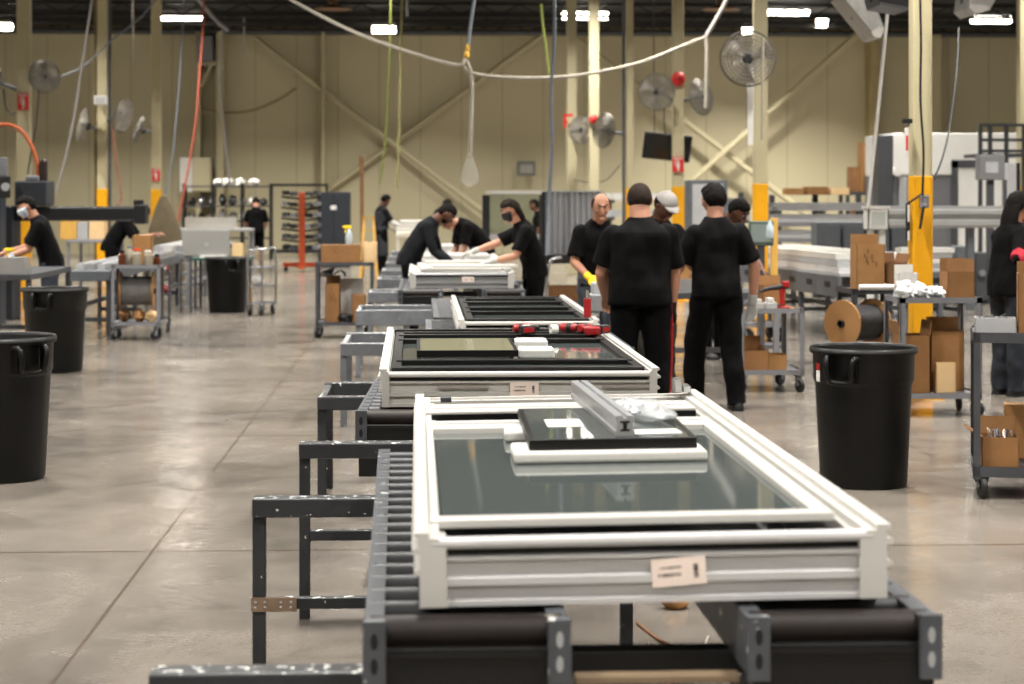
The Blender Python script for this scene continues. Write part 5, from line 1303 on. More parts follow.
for i in range(n * 2 + 1):
    x = -h + 2 * h * i / (n * 2); f = (i % 8) / 8; pts.append((x, .02 if f < .5 else -.02))
poly = pts + [(x, y + .006) for x, y in reversed(pts)]
MB().prism(poly, (0, 0, 0), (1, 0, 0), (0, 1, 0), (0, 0, top)).build('corrugated_sheet', CORRG, t)
MB().bx(-h, h, -.03, .035, top, top + .02).build('top_channel', LGREY, t); MB().bx(-h, h, .03, .06, 0, .03).build('foot_channel', LGREY, t)
MB().bx(-h - .05, -h, -.04, .05, 0, top).build('end_post', BLACK, t)
for i, px in enumerate((546, 541)):
    pass
# chrome hoop stand in front of the panel bench
t = thing('chrome_stand', 'bent chrome tube stand at the left end of the black-topped bench', 'stand', at(546, 25.5), 0, None)
MB().tube(curve([(-.02, 0, 0), (.0, 0, .4), (.03, 0, .75), (.08, 0, .86), (.2, 0, .88)], 5), .02, 10).build('bent_tube', CHROME, t, smooth=True); MB().bx(-.15, .15, -.15, .15, 0, .02).build('base_plate', DGREY, t)
# small silver machine by the yellow gloves
t = thing('glazing_stand', 'small silver fixture in front of the yellow gloves, beyond the second frame', 'fixture', at(603, 17.6), 0, None)
MB().bx(-.12, .10, -.12, .12, .65, .8).build('fixture_block', SILV, t, bevel=.01); MB().bx(-.1, .08, -.1, .1, .8, .9).build('clamp_block', LGREY, t, bevel=.01)
for sx in (-1, 1): MB().bx(sx * .08 - .02, sx * .08 + .02, -.02, .02, 0, .65).build('leg', CHROME, t)

# ---- right side -------------------------------------------------------------------------------------------------------
# long bench with white lengths
def slanted(label, pa, da, pb, db, w, ztop, M, cat='bench', name='work_bench', legs=4, thick=.28, group='grey benches at right'):
    a, b = Vector(floorat(pa, da)), Vector(floorat(pb, db)); c = (a + b) / 2; ang = math.atan2((b - a).y, (b - a).x); L_ = (b - a).length
    t = thing(name, label, cat, c, ang, group)
    MB().bx(-L_ / 2, L_ / 2, -w / 2, w / 2, ztop - .04, ztop).build('top', LGREY, t, bevel=.005)
    for sy in (-1, 1):
        s = MB().bx(-L_ / 2, L_ / 2, sy * w / 2 - .02, sy * w / 2 + .02, ztop - thick, ztop - .04).build('side_apron', M, t)
        k = int(L_ / .7)
        for i in range(k): MB().bx(-L_ / 2 + .2 + i * L_ / k, -L_ / 2 + .42 + i * L_ / k, sy * w / 2 - .024, sy * w / 2 + .024, ztop - thick * .62, ztop - thick * .38).build('apron_slot', BLACK, s)
    for i in range(legs):
        x = -L_ / 2 + .1 + (L_ - .2) * i / (legs - 1)
        for sy in (-1, 1): MB().bx(x - .03, x + .03, sy * (w / 2 - .05) - .03, sy * (w / 2 - .05) + .03, 0, ztop - thick).build('leg', BLUEG, t)
        MB().bx(x - .02, x + .02, -w / 2 + .08, w / 2 - .08, .25, .3).build('lower_rail', BLUEG, t)
    MB().bx(-L_ / 2 + .1, L_ / 2 - .1, -.03, .03, .3, .35).build('stretcher', BLUEG, t)
    return t, c, ang, L_
t, c, ang, L_ = slanted('long grey bench piled with white lengths behind the large trash can', 762, 28, 880, 22.9, .95, .78, BLUEG)
D = Vector((math.cos(ang), math.sin(ang), 0)); Nn = Vector((-D.y, D.x, 0))
for row in range(3):
    for j in range(3):
        o = Nn * (-.33 + .33 * j); zb = .781 + row * .075; e = .1 + .12 * row + .1 * ((j * 2 + row) % 3)
        profile_bar('%s white length of the %s row in the pile on the long right bench' % (('bottom', 'middle', 'top')[row], ('front', 'centre', 'back')[j]), c - D * (L_ / 2 - e) + o + Vector((0, 0, zb)), c + D * (L_ / 2 - .05 - e * .3) + o + Vector((0, 0, zb)), .26, .07, (RIB, LGREY, SILV)[(row + j) % 3] if row < 2 else WHITE, 'white lengths on the long right bench')
t, c2, ang2, L2 = slanted('second grey bench with silver lengths, behind the yellow column foot', 897, 24.6, 952, 24.8, .9, .78, BLUEG, legs=3)
for row in range(4):
    profile_bar('%s silver length stacked behind the yellow column' % ('lowest', 'second', 'third', 'top')[row], on(898, 24.5, .781 + .065 * row), on(949 + (row % 2) * 2, 24.5, .781 + .065 * row), .4, .06, (SILV, WHITE)[row % 2], 'silver lengths behind the yellow column')
# profile racks at the back right
def profile_rack(label, px0, px1, d, levels, ztop, per=2, group=None, M=DGREY):
    (xa, y), (xb, _) = pos(px0, d), pos(px1, d)
    t = thing('profile_rack', label, 'rack', ((xa + xb) / 2, y, 0), 0, 'long profile racks'); h = (xb - xa) / 2
    for x in (-h + .15, 0, h - .15):
        MB().bx(x - .05, x + .05, .38, .48, 0, ztop).build('upright', M, t)
        for z in levels: MB().bx(x - .03, x + .03, -.45, .38, z - .06, z).build('arm', M, t)
    MB().bx(-h, h, .4, .46, .1, .2).build('base_beam', M, t)
    return t, xa, xb, y
rk, xa, xb, y = profile_rack('long profile rack at the right behind the slim person', 768, 872, 38, (.5, .8, 1.1, 1.4), 1.7)
r = random.Random(6)
wd = ('lowest', 'second', 'third', 'top')
for i, z in enumerate((.5, .8, 1.1, 1.4)):
    for j in range(3):
        for k in range(3 if i < 3 else 2):
            zz_ = z + .001 + k * .078; s = r.uniform(0, .1)
            profile_bar('%s %s profile on the %s arm of the long rack, %s' % (('lower', 'middle-height', 'upper')[k], ('front', 'middle', 'back')[j], wd[i], 'right of the slim person'), (xa + s, y - .32 + .26 * j, zz_), (xb - r.uniform(0, .2), y - .32 + .26 * j, zz_), .22, .074, r.choice((SILV, LGREY, GREY, SILV)), 'long profiles on the right rack')
for i, (px, w_, h_, M, l) in enumerate(((793, .34, .12, CARD2, 'flat tan carton lying left on top of the long rack'), (815, .4, .15, CARD, 'flat brown carton lying in the middle on top of the long rack'), (837, .36, .13, PAPER, 'flat pale carton lying right on top of the long rack'))):
    carton('flat_carton', l, on(px, 38.2, 1.701), .05 * i, w_, .4, h_, M, (), 'flat cartons on the long rack', lid=True)
rk2, xa2, xb2, y2 = profile_rack('short profile rack between the yellow columns behind the group', 693, 752, 40, (.9, 1.2, 1.5), 1.75)
for i, z in enumerate((.9, 1.2, 1.5)):
    for j in range(2):
        profile_bar('%s profile on the %s arm of the short rack behind the group' % (('front', 'back')[j], ('lowest', 'middle', 'top')[i]), (xa2, y2 - .3 + .35 * j, z + .001), (xb2 - .1 * i, y2 - .3 + .35 * j, z + .001), .28, .14, (SILV, LGREY, GREY)[(i + j) % 3], 'profiles on the short rack')
rk3, xa3, xb3, y3 = profile_rack('short profile rack left of the red-signed yellow column', 604, 668, 41.5, (.9, 1.25, 1.6), 1.75)
for i, z in enumerate((.9, 1.25, 1.6)):
    for j in range(2):
        profile_bar('%s profile on the %s arm of the rack left of the red-signed column' % (('front', 'back')[j], ('lowest', 'middle', 'top')[i]), (xa3, y3 - .3 + .35 * j, z + .001), (xb3 - .1 * i, y3 - .3 + .35 * j, z + .001), .28, .14, (SILV, LGREY, WHITE)[(i + j) % 3], 'profiles beside the red-signed column')
# grey cabinets
for i, (a, b) in enumerate(((814, 838), (840, 862), (864, 886), (888, 906))):
    (x0, y), (x1, _) = pos(a, 33), pos(b, 33); w = (x1 - x0) / 2
    t = thing('grey_cabinet', ('first', 'second', 'third', 'fourth')[i] + ' from the left of the grey cabinets beyond the long right bench', 'cabinet', ((x0 + x1) / 2, y, 0), 0, 'grey cabinets at right')
    MB().bx(-w, w, -.25, .25, .08, 1.24).build('cabinet_body', BLUEG, t, bevel=.006); MB().bx(-w + .02, w - .02, -.27, -.25, .12, 1.2).build('door', BLUEG, t, bevel=.004); MB().bx(w - .07, w - .05, -.285, -.27, .6, .72).build('handle', CHROME, t); MB().bx(-w + .02, w - .02, -.22, .22, 0, .08).build('plinth', BLACK, t)
# tall brown boxes
for i, (a, b, y0, y1, l) in enumerate(((851, 862, 167, 192, 'tall narrow brown carton on the left of the far stack'), (860, 878, 166, 192, 'lower brown carton of the far stack beside the white machine room'), (861.5, 875, 142.5, 166, 'upper brown carton of the far stack beside the white machine room'), (852, 866, 205, 217, 'small brown carton in the gap below the far stack'))):
    d = 43.4; z0, z1 = zz(y1, d), zz(y0, d); x, y = pos((a + b) / 2 - 2, d)
    carton('cardboard_box', l, (x, y - (.1 if i == 3 else 0), z0 if i < 3 else z0), 0, (b - a) * m(d) - .01, .5 if i != 3 else .25, z1 - z0 - .008, (CARD, CARD2, CARD2, CARD)[i], (), 'far stacked cartons', lid=True)
t = thing('pallet_rack', 'far dark rack shelf holding the brown carton stack', 'rack', at(861, 43.4), 0, None); h = 17 * m(43.4)
for sx in (-1, 1):
    for yy in (-.35, .35): MB().bx(sx * h - .04, sx * h + .04, yy - .04, yy + .04, 0, zz(192, 43.4) - .002).build('upright', DGREY, t)
MB().bx(-h, h, -.38, .38, zz(192, 43.4) - .07, zz(192, 43.4) - .002).build('deck', DGREY, t); MB().bx(-h, h, -.38, .38, zz(217, 43.4) - .07, zz(217, 43.4) - .002).build('deck', DGREY, t)
# white machine room
(x0, y), (x1, _) = pos(893, 40), pos(1060, 40)
t = thing('machine_enclosure', 'large white and grey machine enclosure behind the big yellow column', 'machine', (x0, y, 0), 0, None); w = x1 - x0
z_m = zz(175, 40); z_t = zz(133, 40)
MB().bx(0, w, 0, 2.5, z_m, z_t).build('upper_cladding', G('machine_white', '#cfcfcb', .5, 0, .04, 3), t, bevel=.02)
MB().bx(0, w, .02, 2.5, 0, z_m).build('lower_cladding', G('machine_grey', '#66676a', .5, 0, .06, 3), t, bevel=.02)
MB().bx(-.30, 0, -.02, .5, 0, zz(135, 40)).build('side_panel', DGREY, t, bevel=.02)
xd0, xd1 = pos(958, 40)[0] - x0, pos(1003, 40)[0] - x0
MB().bx(xd0, xd1, -.05, 0, 0, zz(168, 40)).build('door', G('machine_white', '#cfcfcb'), t, bevel=.01); MB().bx(xd0 - .12, xd0, -.06, 0, 0, zz(160, 40)).build('door_jamb', DGREY, t); MB().bx(xd0 - .12, xd1, -.06, 0, zz(168, 40), zz(160, 40)).build('door_head', DGREY, t)
MB().cyl((pos(897, 40)[0] - x0, -.06, zz(172, 40)), (pos(897, 40)[0] - x0, 0, zz(172, 40)), .09, n=16).build('beacon', WPAP, t, smooth=True)
MB().bx(.12, .28, -.03, 0, .3, zz(176, 40)).build('corner_strip', LGREY, t)
# long conveyor beam in front of it
(xa, y), (xb, _) = pos(872, 29), pos(1012, 29)
t = thing('overhead_beam', 'long grey aluminium beam line crossing behind the big yellow column', 'beam', ((xa + xb) / 2, y, 0), 0, None); h = (xb - xa) / 2
z0, z1 = zz(228, 29), zz(206, 29)
MB().prism([(0, z0), (.3, z0), (.3, z1), (0, z1), (0, z1 - .05), (-.03, z1 - .06), (-.03, z1 - .12), (0, z1 - .13), (0, z1 - .2), (-.025, z1 - .21), (-.025, z0 + .04)], (-h, 0, 0), (0, 1, 0), (0, 0, 1), (2 * h, 0, 0)).build('beam_profile', G('beam_grey', '#9c9d9c', .4, .4, .06, 5), t)
for x in (-h + .1, -.2, h * .45, h - .1):
    MB().bx(x - .05, x + .05, .05, .2, 0, z0).build('leg', BLUEG, t)
# dark machine bits below the beam
for i, (a, b, l, M, hh) in enumerate(((936, 950, 'dark pump box under the beam line, right of the yellow column', BLACK, .75), (953, 966, 'blue-grey drum unit under the beam line', BLUEG, .9), (972, 984, 'dark drive box under the right end of the beam line', DGREY, .8))):
    x, y = pos((a + b) / 2, 31); w = (b - a) / 2 * m(31); t = thing('drive_unit', l, 'machine', (x, y, 0), 0, 'drive units under the beam line')
    MB().bx(-w, w, -.2, .2, .05, hh).build('casing', M, t, bevel=.02); MB().cyl((0, -.2, hh * .6), (0, -.26, hh * .6), w * .55, n=18).build('fan_cover', GREY, t, smooth=True); MB().bx(-w * .8, w * .8, -.18, .18, 0, .05).build('foot', BLACK, t)
# guard rail stand and electric box at the far right
t = thing('railed_platform', 'dark steel railing on top of the machine at the right edge', 'railing', (pos(1002, 33)[0], pos(1002, 33)[1], 0), 0, None)
h = 22 * m(33)
for x in (-h, -h * .55, h * .2, h): MB().bx(x - .03, x + .03, -.03, .03, 0, zz(124, 33)).build('upright', DGREY, t)
for yy in (125, 140, 151): MB().bx(-h, h, -.025, .025, zz(yy, 33) - .025, zz(yy, 33) + .025).build('rail', DGREY, t)
MB().bx(-h, h, -.06, 1.0, zz(157, 33), zz(153.5, 33)).build('deck', DGREY, t)
t = thing('electric_box', 'grey electric box with a pale plate in front of the railing', 'box', (pos(990, 31)[0], pos(990, 31)[1], 0), 0, None); h = 13 * m(31)
MB().bx(-h, h, -.12, .12, zz(180, 31), zz(155, 31)).build('casing', G('box_grey', '#6d6e6f', .5, 0, .05, 5), t, bevel=.015); MB().bx(-h * .5, h * .45, -.13, -.12, zz(173, 31), zz(162, 31)).build('rating_plate', LGREY, t); MB().bx(-.05, .05, -.05, .05, 0, zz(180, 31)).build('post', DGREY, t)
t = thing('tall_panel', 'tall grey guard panel with a black edge at the right', 'panel', at(1010, 24), 0.5, None)
MB().bx(-.07, .09, -.02, .02, .6, zz(163, 24)).build('panel_board', LGREY, t, bevel=.006); MB().bx(.09, .14, -.03, .03, 0, zz(163, 24)).build('edge_post', BLACK, t); MB().bx(-.09, -.07, -.02, .02, 0, zz(180, 24)).build('edge_post', DGREY, t)
# white hopper bin on a stand
t = thing('hopper_bin', 'white square bin on a white post behind the tall cardboard box', 'bin', at(876, 21.5), 0, None); h = 10.5 * m(21.5)
q = MB(); z0, z1 = zz(230, 21.5), zz(207, 21.5)
for a in ((-h, h, -h, -h + .012), (-h, h, h - .012, h), (-h, -h + .012, -h, h), (h - .012, h, -h, h), (-h, h, -h, h)): q.bx(*a, z0, z1 if a[2] != -h or a[3] != h or a[0] != -h or a[1] != h else z0 + .012)
q.build('bin_body', G('bin_white', '#d6d7d2', .5, 0, .04, 8), t); MB().bx(-h * .66, h * .66, -h - .006, -h, z0 + .05, z1 - .05).build('window_plate', G('bin_grey', '#b4b8b4', .5, 0, .04, 8), t)
q = MB()
for a in ((-h - .015, h + .015, -h - .015, -h + .005), (-h - .015, h + .015, h - .005, h + .015), (-h - .015, -h + .005, -h, h), (h - .005, h + .015, -h, h)): q.bx(*a, z1 - .02, z1 + .01)
q.build('bin_rim', WPAP, t)
for sx in (-1, 1): MB().bx(sx * h * .55 - .03, sx * h * .55 + .03, -.04, .04, 0, z0).build('post', G('bin_white', '#d6d7d2'), t)
# monitor at the column
t = thing('control_monitor', 'green-edged control screen mounted in front of the yellow column behind the slim person', 'screen', at(761, 22), .0, None); h = 12.5 * m(22)
MB().bx(-h, h, -.03, .03, zz(246, 22), zz(221, 22)).build('screen_case', G('case_green_grey', '#4b5a50', .5, 0, .1, 8), t, bevel=.015); MB().bx(-h + .02, h - .02, -.033, -.03, zz(242, 22), zz(224, 22)).build('screen_glass', G('screen_pale', '#7f8b88', .15, 0, .1, 4), t); MB().bx(-.04, .04, -.02, .02, 0, zz(246, 22)).build('stand_post', DGREY, t); MB().bx(-.2, .2, -.2, .2, 0, .03).build('stand_foot', DGREY, t)
solo('clear_bottle', 'pale plastic bottle hung at the right of the green-edged screen', 'bottle', MB().lathe([(.002, 0), (.035, 0), (.04, .01), (.04, .12), (.015, .17), (.012, .2), (.002, .2)], 18), G('bottle_pale', '#b9c9cf', .3, 0, .03, 8), on(770, 21.8, zz(238, 21.8)), 0, None, smooth=True)
a = pos(774, 23.5); solo('wooden_post', 'upright tan wooden post right of the green-edged screen', 'post', MB().bx(-.04, .04, -.04, .04, 0, zz(218, 23.5)), LWOOD, (a[0], a[1], 0), 0, None, bevel=.005)
# blue-framed white cabinet behind the cap-wearing person
(x0, y), (x1, _) = pos(688, 36), pos(728, 36)
t = thing('framed_cabinet', 'pale cabinet with a grey-blue frame behind the slim person', 'cabinet', ((x0 + x1) / 2, y, 0), 0, None); h = (x1 - x0) / 2
MB().bx(-h, h, 0, .5, 0, zz(180, 36)).build('cabinet_body', BLUEG, t, bevel=.01); MB().bx(-h + .08, h - .08, -.01, 0, .3, zz(184, 36)).build('door', LGREY, t)
# ==== fans, signs, cables overhead ===================================================================================
def fan(label, c, axis, R_, mount, Mg=FANG, blades=3):
    """industrial wall fan: wire guard, blades, motor and a bracket to its mount point"""
    c = Vector(c); t = thing('industrial_fan', label, 'fan', c, 0, 'wire-guarded industrial fans')
    ax = Vector((0, 0, 1)).rotation_difference(Vector(axis).normalized()).to_matrix(); dp = R_ * .20
    g = MB()
    for k in range(7):
        rr = R_ * (1 - k / 7.5); z = dp * math.sqrt(max(0, 1 - (rr / R_) ** 2))
        for s in (1, -1): g.torus(ax @ Vector((0, 0, s * z)), rr, .006 if k else .013, ax, 40, 5)
    for i in range(36):
        a = 2 * PI * i / 36; q = Vector((math.cos(a), math.sin(a), 0))
        for s in (1, -1): g.tube([ax @ (q * R_ * f + Vector((0, 0, s * dp * math.sqrt(max(0, 1 - f * f))))) for f in (1., .85, .6, .2)], .0045, 4, False)
    g.build('wire_guard', Mg, t, smooth=True)
    hub = MB(); hub.lathe([(.002, dp * .5), (R_ * .12, dp * .5), (R_ * .13, 0), (R_ * .12, -dp * .4), (.002, -dp * .4)], 18, ax=ax); hub.build('hub', DGREY, t, smooth=True)
    for b in range(blades):
        a0 = 2 * PI * b / blades; rs = []
        for f in (.12, .3, .55, .8, .93):
            w = .30 + .35 * f; rs.append([ax @ Vector((R_ * f * math.cos(a0 + u * w), R_ * f * math.sin(a0 + u * w), (u - .5) * dp * 1.1 + o)) for u, o in ((-.5, 0), (0, .0), (.5, 0), (1., 0), (1., .004), (.5, .004), (0, .004), (-.5, .004))])
        MB().rings(rs).build('blade', FANB, t, smooth=True)
    mo = MB().lathe([(.002, -dp * .6), (R_ * .2, -dp * .6), (R_ * .24, -dp * 1.0), (R_ * .24, -dp * 2.0), (R_ * .16, -dp * 2.5), (.002, -dp * 2.5)], 20, ax=ax).build('motor', BLACK, t, smooth=True)
    p0 = ax @ Vector((0, 0, -dp * 2.2)); MB().tube([p0, Vector(mount) - c], .03, 10).build('bracket_arm', BLUEG, t, smooth=True)
    return t
def toward(c, dx, dy, dz): return (dx, dy, dz)
def colside(px, py, d): return P(px, py, d)
fan('wire fan on the leftmost column, upper left', P(44.5, 76.5, 31.6), (.55, -.83, .1), 16.5 * m(31.6), P(29, 78, 32.1))
fan('edge-on wire fan on the left side of the conduit column', P(82, 125, 40.6), (-.93, -.3, .2), 17 * m(40.6), P(97, 129, 41.1))
fan('edge-on wire fan on the right side of the conduit column', P(123.5, 116, 40.6), (.92, -.35, -.22), 17 * m(40.6), P(107, 121, 41.1))
fan('edge-on wire fan left of the third column', P(138.5, 129.5, 43.2), (-.9, -.35, .3), 13.5 * m(43.2), P(152, 132, 43.7))
fan('wire fan left of the red-signed column with the alarm disc', P(656.5, 92, 31.2), (-.3, -.93, -.15), 18 * m(31.2), P(672, 100, 31.8))
fan('wire fan right of the red-signed column, turned half away', P(701, 97, 31.2), (.68, -.72, .15), 18 * m(31.2), P(684, 100, 31.8))
fan('largest wire fan, high on the column behind the slim person', P(748, 58.5, 24.2), (-.22, -.97, -.12), 27.5 * m(24.2), P(760, 52, 25.3))
fan('far wire fan left of the cream column with the red bell', P(581.5, 130, 41.5), (-.45, -.88, 0), 13.5 * m(41.5), P(570, 131, 42.6))
fan('far wire fan right of the cream column with the red bell', P(604, 130.5, 38), (-.82, -.55, .1), 17 * m(38), P(624, 134, 37.3))
fan('wire fan cut off by the left edge of the view', P(-8, 80, 31.6), (-.5, -.85, .1), 14 * m(31.6), P(17, 90, 32.1))

def sign(label, px0, px1, py0, py1, d, icon=True, M=REDS):
    a, b = P(px0, py1, d), P(px1, py0, d); w, h = b.x - a.x, b.z - a.z
    t = thing('extinguisher_sign', label, 'sign', (a.x + w / 2, a.y, a.z), 0, 'red extinguisher signs')
    MB().bx(-w / 2, w / 2, -.006, 0, 0, h).build('sign_plate', M, t)
    q = MB(); k = h
    if icon:      # white extinguisher picture: body, neck, hose, and the arrow below
        q.bx(-w * .1, w * .14, -.008, -.006, k * .22, k * .62); q.bx(-w * .03, w * .07, -.008, -.006, k * .62, k * .72); q.bx(-w * .14, w * .12, -.008, -.006, k * .72, k * .78); q.bx(-w * .27, -w * .2, -.008, -.006, k * .36, k * .74); q.bx(-w * .27, -w * .1, -.008, -.006, k * .72, k * .76)
        q.rings([[(-w * .14, y, k * .16), (0.02 * w, y, k * .05), (w * .18, y, k * .16)] for y in (-.008, -.006)])
        q.bx(-w * .4, w * .4, -.008, -.006, k * .86, k * .93)
        q.build('sign_picture', WPAP, t)
sign('red fire extinguisher sign on the leftmost column', 17.5, 28.5, 93.5, 110, 31.97)
sign('red fire extinguisher sign on the third column from the left', 152, 160, 169, 181, 43.45)
sign('red fire extinguisher sign under the dark hanging screen column', 672.5, 683.5, 157, 172, 31.55)
t = thing('extinguisher_sign', 'thin red-framed flag sign on the left of the far cream column', 'sign', P(568, 128, 42.3), 0, 'red extinguisher signs')
w, h = 10 * m(42.3), 14 * m(42.3)
MB().bx(-w * .45, w * .5, -.03, -.01, h * .82, h * 1.0).build('top_flag', REDS, t); MB().bx(-w * .45, -w * .2, -.03, -.01, 0, h * .82).build('side_flag', REDS, t); MB().bx(-w * .2, -w * .02, -.025, -.012, h * .35, h * .5).build('middle_flag', REDS, t)
c = P(678.2, 79, 31.55); t = thing('alarm_bell', 'round red alarm bell on the red-signed column between two fans', 'alarm bell', c, 0, 'red alarm bells'); r_ = 7 * m(31.5)
MB().lathe([(.002, .09), (r_ * .35, .085), (r_ * .8, .06), (r_, .02), (r_, 0), (.002, 0)], 30, ax=rot(PI / 2, 0, 0)).build('gong', REDS, t, smooth=True); MB().lathe([(.002, .12), (r_ * .3, .115), (r_ * .33, .08), (.002, .08)], 20, ax=rot(PI / 2, 0, 0)).build('gong_boss', RED, t, smooth=True)
c = P(593.5, 119.5, 40.95); t = thing('alarm_bell', 'red alarm bell on the far cream column beside its fan', 'alarm bell', c, 0, 'red alarm bells'); r_ = 4.5 * m(41)
MB().lathe([(.002, .09), (r_ * .4, .085), (r_ * .85, .06), (r_, .02), (r_, 0), (.002, 0)], 30, ax=rot(PI / 2, 0, 0)).build('gong', REDS, t, smooth=True); MB().lathe([(.002, .12), (r_ * .3, .115), (r_ * .33, .08), (.002, .08)], 20, ax=rot(PI / 2, 0, 0)).build('gong_boss', RED, t, smooth=True)
def boxy(name, label, cat, px0, px1, py0, py1, d, dp, M, extra=None, group=None):
    a, b = P(px0, py1, d), P(px1, py0, d); w, h = b.x - a.x, b.z - a.z
    t = thing(name, label, cat, (a.x + w / 2, a.y, a.z), 0, group)
    MB().bx(-w / 2, w / 2, -dp, 0, 0, h).build('casing', M, t, bevel=min(w, h) * .06)
    return t, w, h
t, w, h = boxy('junction_box', 'white junction box across the conduit column at left', 'box', 95.5, 108, 96, 105, 40.9, .2, WPAP); MB().bx(-w * .4, w * .4, -.205, -.2, h * .15, h * .85).build('cover', LGREY, t)
t, w, h = boxy('outlet_box', 'grey outlet box hung on cords at the yellow column', 'box', 919.5, 927.5, 195, 208, 16.25, .06, GREY)
for z in (.3, .65): MB().cyl((0, -.062, h * z), (0, -.06, h * z), .018, n=14).build('socket', LGREY, t)
MB().bx(-w * .5, w * .5, -.07, -.06, h * .86, h * .96).build('cover_lip', LGREY, t)
t, w, h = boxy('wall_horn', 'dark grey horn box on the back wall above the corrugated panel', 'box', 517, 535, 161, 176, 57.9, .3, G('horn_grey', '#6b6a62', .5, 0, .05, 4)); MB().bx(-w * .35, w * .35, -.32, -.3, h * .2, h * .75).build('front_grille', G('horn_pale', '#8d8c84', .5, 0, .05, 4), t)
t, w, h = boxy('safety_sign', 'white sign with a red symbol on the side of the big yellow-footed column', 'sign', 904.5, 909, 128, 158, 16.5, .01, WPAP); MB().bx(-w * .25, w * .25, -.0125, -.01, h * .25, h * .75).build('red_symbol', REDS, t)
t, w, h = boxy('column_speaker', 'small dark fitting on the left side of the big column above its sign', 'fitting', 902, 911, 119, 123.5, 16.25, .06, BLACK); MB().bx(-w * .1, w * .3, -.03, 0, -h * .6, 0).build('bracket', LGREY, t)
t, w, h = boxy('switch_strip', 'white and dark switch strip on the left side of the big yellow column', 'switch', 905.5, 908.6, 203, 240, 16.35, .05, BLACK); MB().bx(-w * .3, w * .3, -.055, -.05, h * .5, h * .95).build('upper_plate', WPAP, t); MB().bx(-w * .3, w * .3, -.055, -.05, 0, h * .25).build('lower_plate', WPAP, t)
t, w, h = boxy('wall_heater', 'grey box unit on a bracket high on the back wall at left', 'heater', 199, 214, 37, 63, 57.4, .5, GREY); MB().bar((-w * 1.0, -.3, h * .95), (w * .6, -.3, -.02), .06).build('stay', CREAM, t); MB().bx(-w * .6, w * .7, -.5, 0, -.09, -.02).build('shelf', CREAM, t); MB().bar((-w * .3, -.3, -.7), (w * .4, -.3, -.06), .06).build('brace', CREAM, t)
t, w, h = boxy('wall_duct', 'pale square duct box low on the back wall at left', 'duct', 183, 213, 158, 192, 57.4, .7, CREAMF); MB().bx(-w * .5, -w * .1, -.75, -.7, 0, h).build('front_fold', WPAP, t)
# white paper strip hanging by the large fan's column
solo('hanging_strip', 'long white paper strip hanging under the largest fan', 'strip', MB().prism([(-.035, 0), (.035, 0), (.045, 1.0), (-.045, 1.0)], (0, 0, 0), (1, 0, 0), (0, 0, 1), (0, .004, 0)), WPAP, tuple(P(750.5, 145, 24.6)), 0, None)
# dark hanging screen
c = P(667, 147, 33); t = thing('hanging_screen', 'dark flat screen hung tilted behind the red-signed column', 'screen', c, 0, None); w, h = 48 * m(33), 27 * m(33); A = rot(.25, .10, 0)
MB().box((0, 0, 0), (w, .06, h), A).build('screen_case', BLACK, t, bevel=.01); MB().box(A @ Vector((0, -.032, 0)), (w * .92, .006, h * .88), A).build('screen_glass', SCREEN, t)
for sx in (-1, 1): MB().cyl(A @ Vector((sx * w * .3, 0, h * .5)), Vector((sx * w * .3, .0, CEILZ - c.z)), .008, n=6).build('hanger_rod', DARKST, t)

# ---- ceiling heaters upper right
def heater(label, pts, d, dp, M=DUCTM):
    a = P(*pts[0], d); t = thing('duct_heater', label, 'heater', a, 0, 'roof heaters at right')
    p = [P(x, y, d) - a for x, y in pts]
    MB().prism([(q.x, q.z) for q in p], (0, 0, 0), (1, 0, 0), (0, 0, 1), (0, dp, 0)).build('casing', M, t, bevel=.01)
    lo = p[-1].lerp(p[0], .5); MB().cyl(lo + Vector((0, dp / 2, 0)), Vector((lo.x, dp / 2, CEILZ - a.z)), .02, n=8).build('hanger', DARKST, t)
    return t, p
t, p = heater('long grey duct heater sloping down from the roof at upper right', [(842, -4), (872, -6), (885, 28), (881, 38), (876, 37)], 24, .7)
MB().prism([(q[0], q[1]) for q in [((p[2].x), p[2].z), (p[3].x, p[3].z), (p[4].x - .02, p[4].z), (p[4].x - .06, p[4].z + .06), (p[2].x - .06, p[2].z + .02)]], (0, -.01, 0), (1, 0, 0), (0, 0, 1), (0, -.01, 0)).build('end_louvre', G('louvre_grey', '#a09d98', .4, .4, .1, 6), t)
t, p = heater('grey duct heater at the roof beside the far right strip light', [(971, -6), (1000, -6), (990, 10), (976, 14), (969, 8)], 24, .7)
MB().prism([(p[2].x, p[2].z), (p[3].x, p[3].z), (p[4].x, p[4].z), (p[4].x + .03, p[4].z + .05), (p[2].x - .02, p[2].z + .05)], (0, -.01, 0), (1, 0, 0), (0, 0, 1), (0, -.01, 0)).build('end_louvre', G('louvre_grey', '#a09d98'), t)
t, p = heater('dark roof box left of the big column top', [(877, -6), (909, -6), (909, 10), (880, 5)], 20, .6, DGREY)
MB().prism([(p[3].x, p[3].z), (p[2].x, p[2].z), (p[2].x, p[2].z + .03), (p[3].x, p[3].z + .03)], (0, -.012, 0), (1, 0, 0), (0, 0, 1), (0, .012, 0)).build('lower_lip', GREY, t)

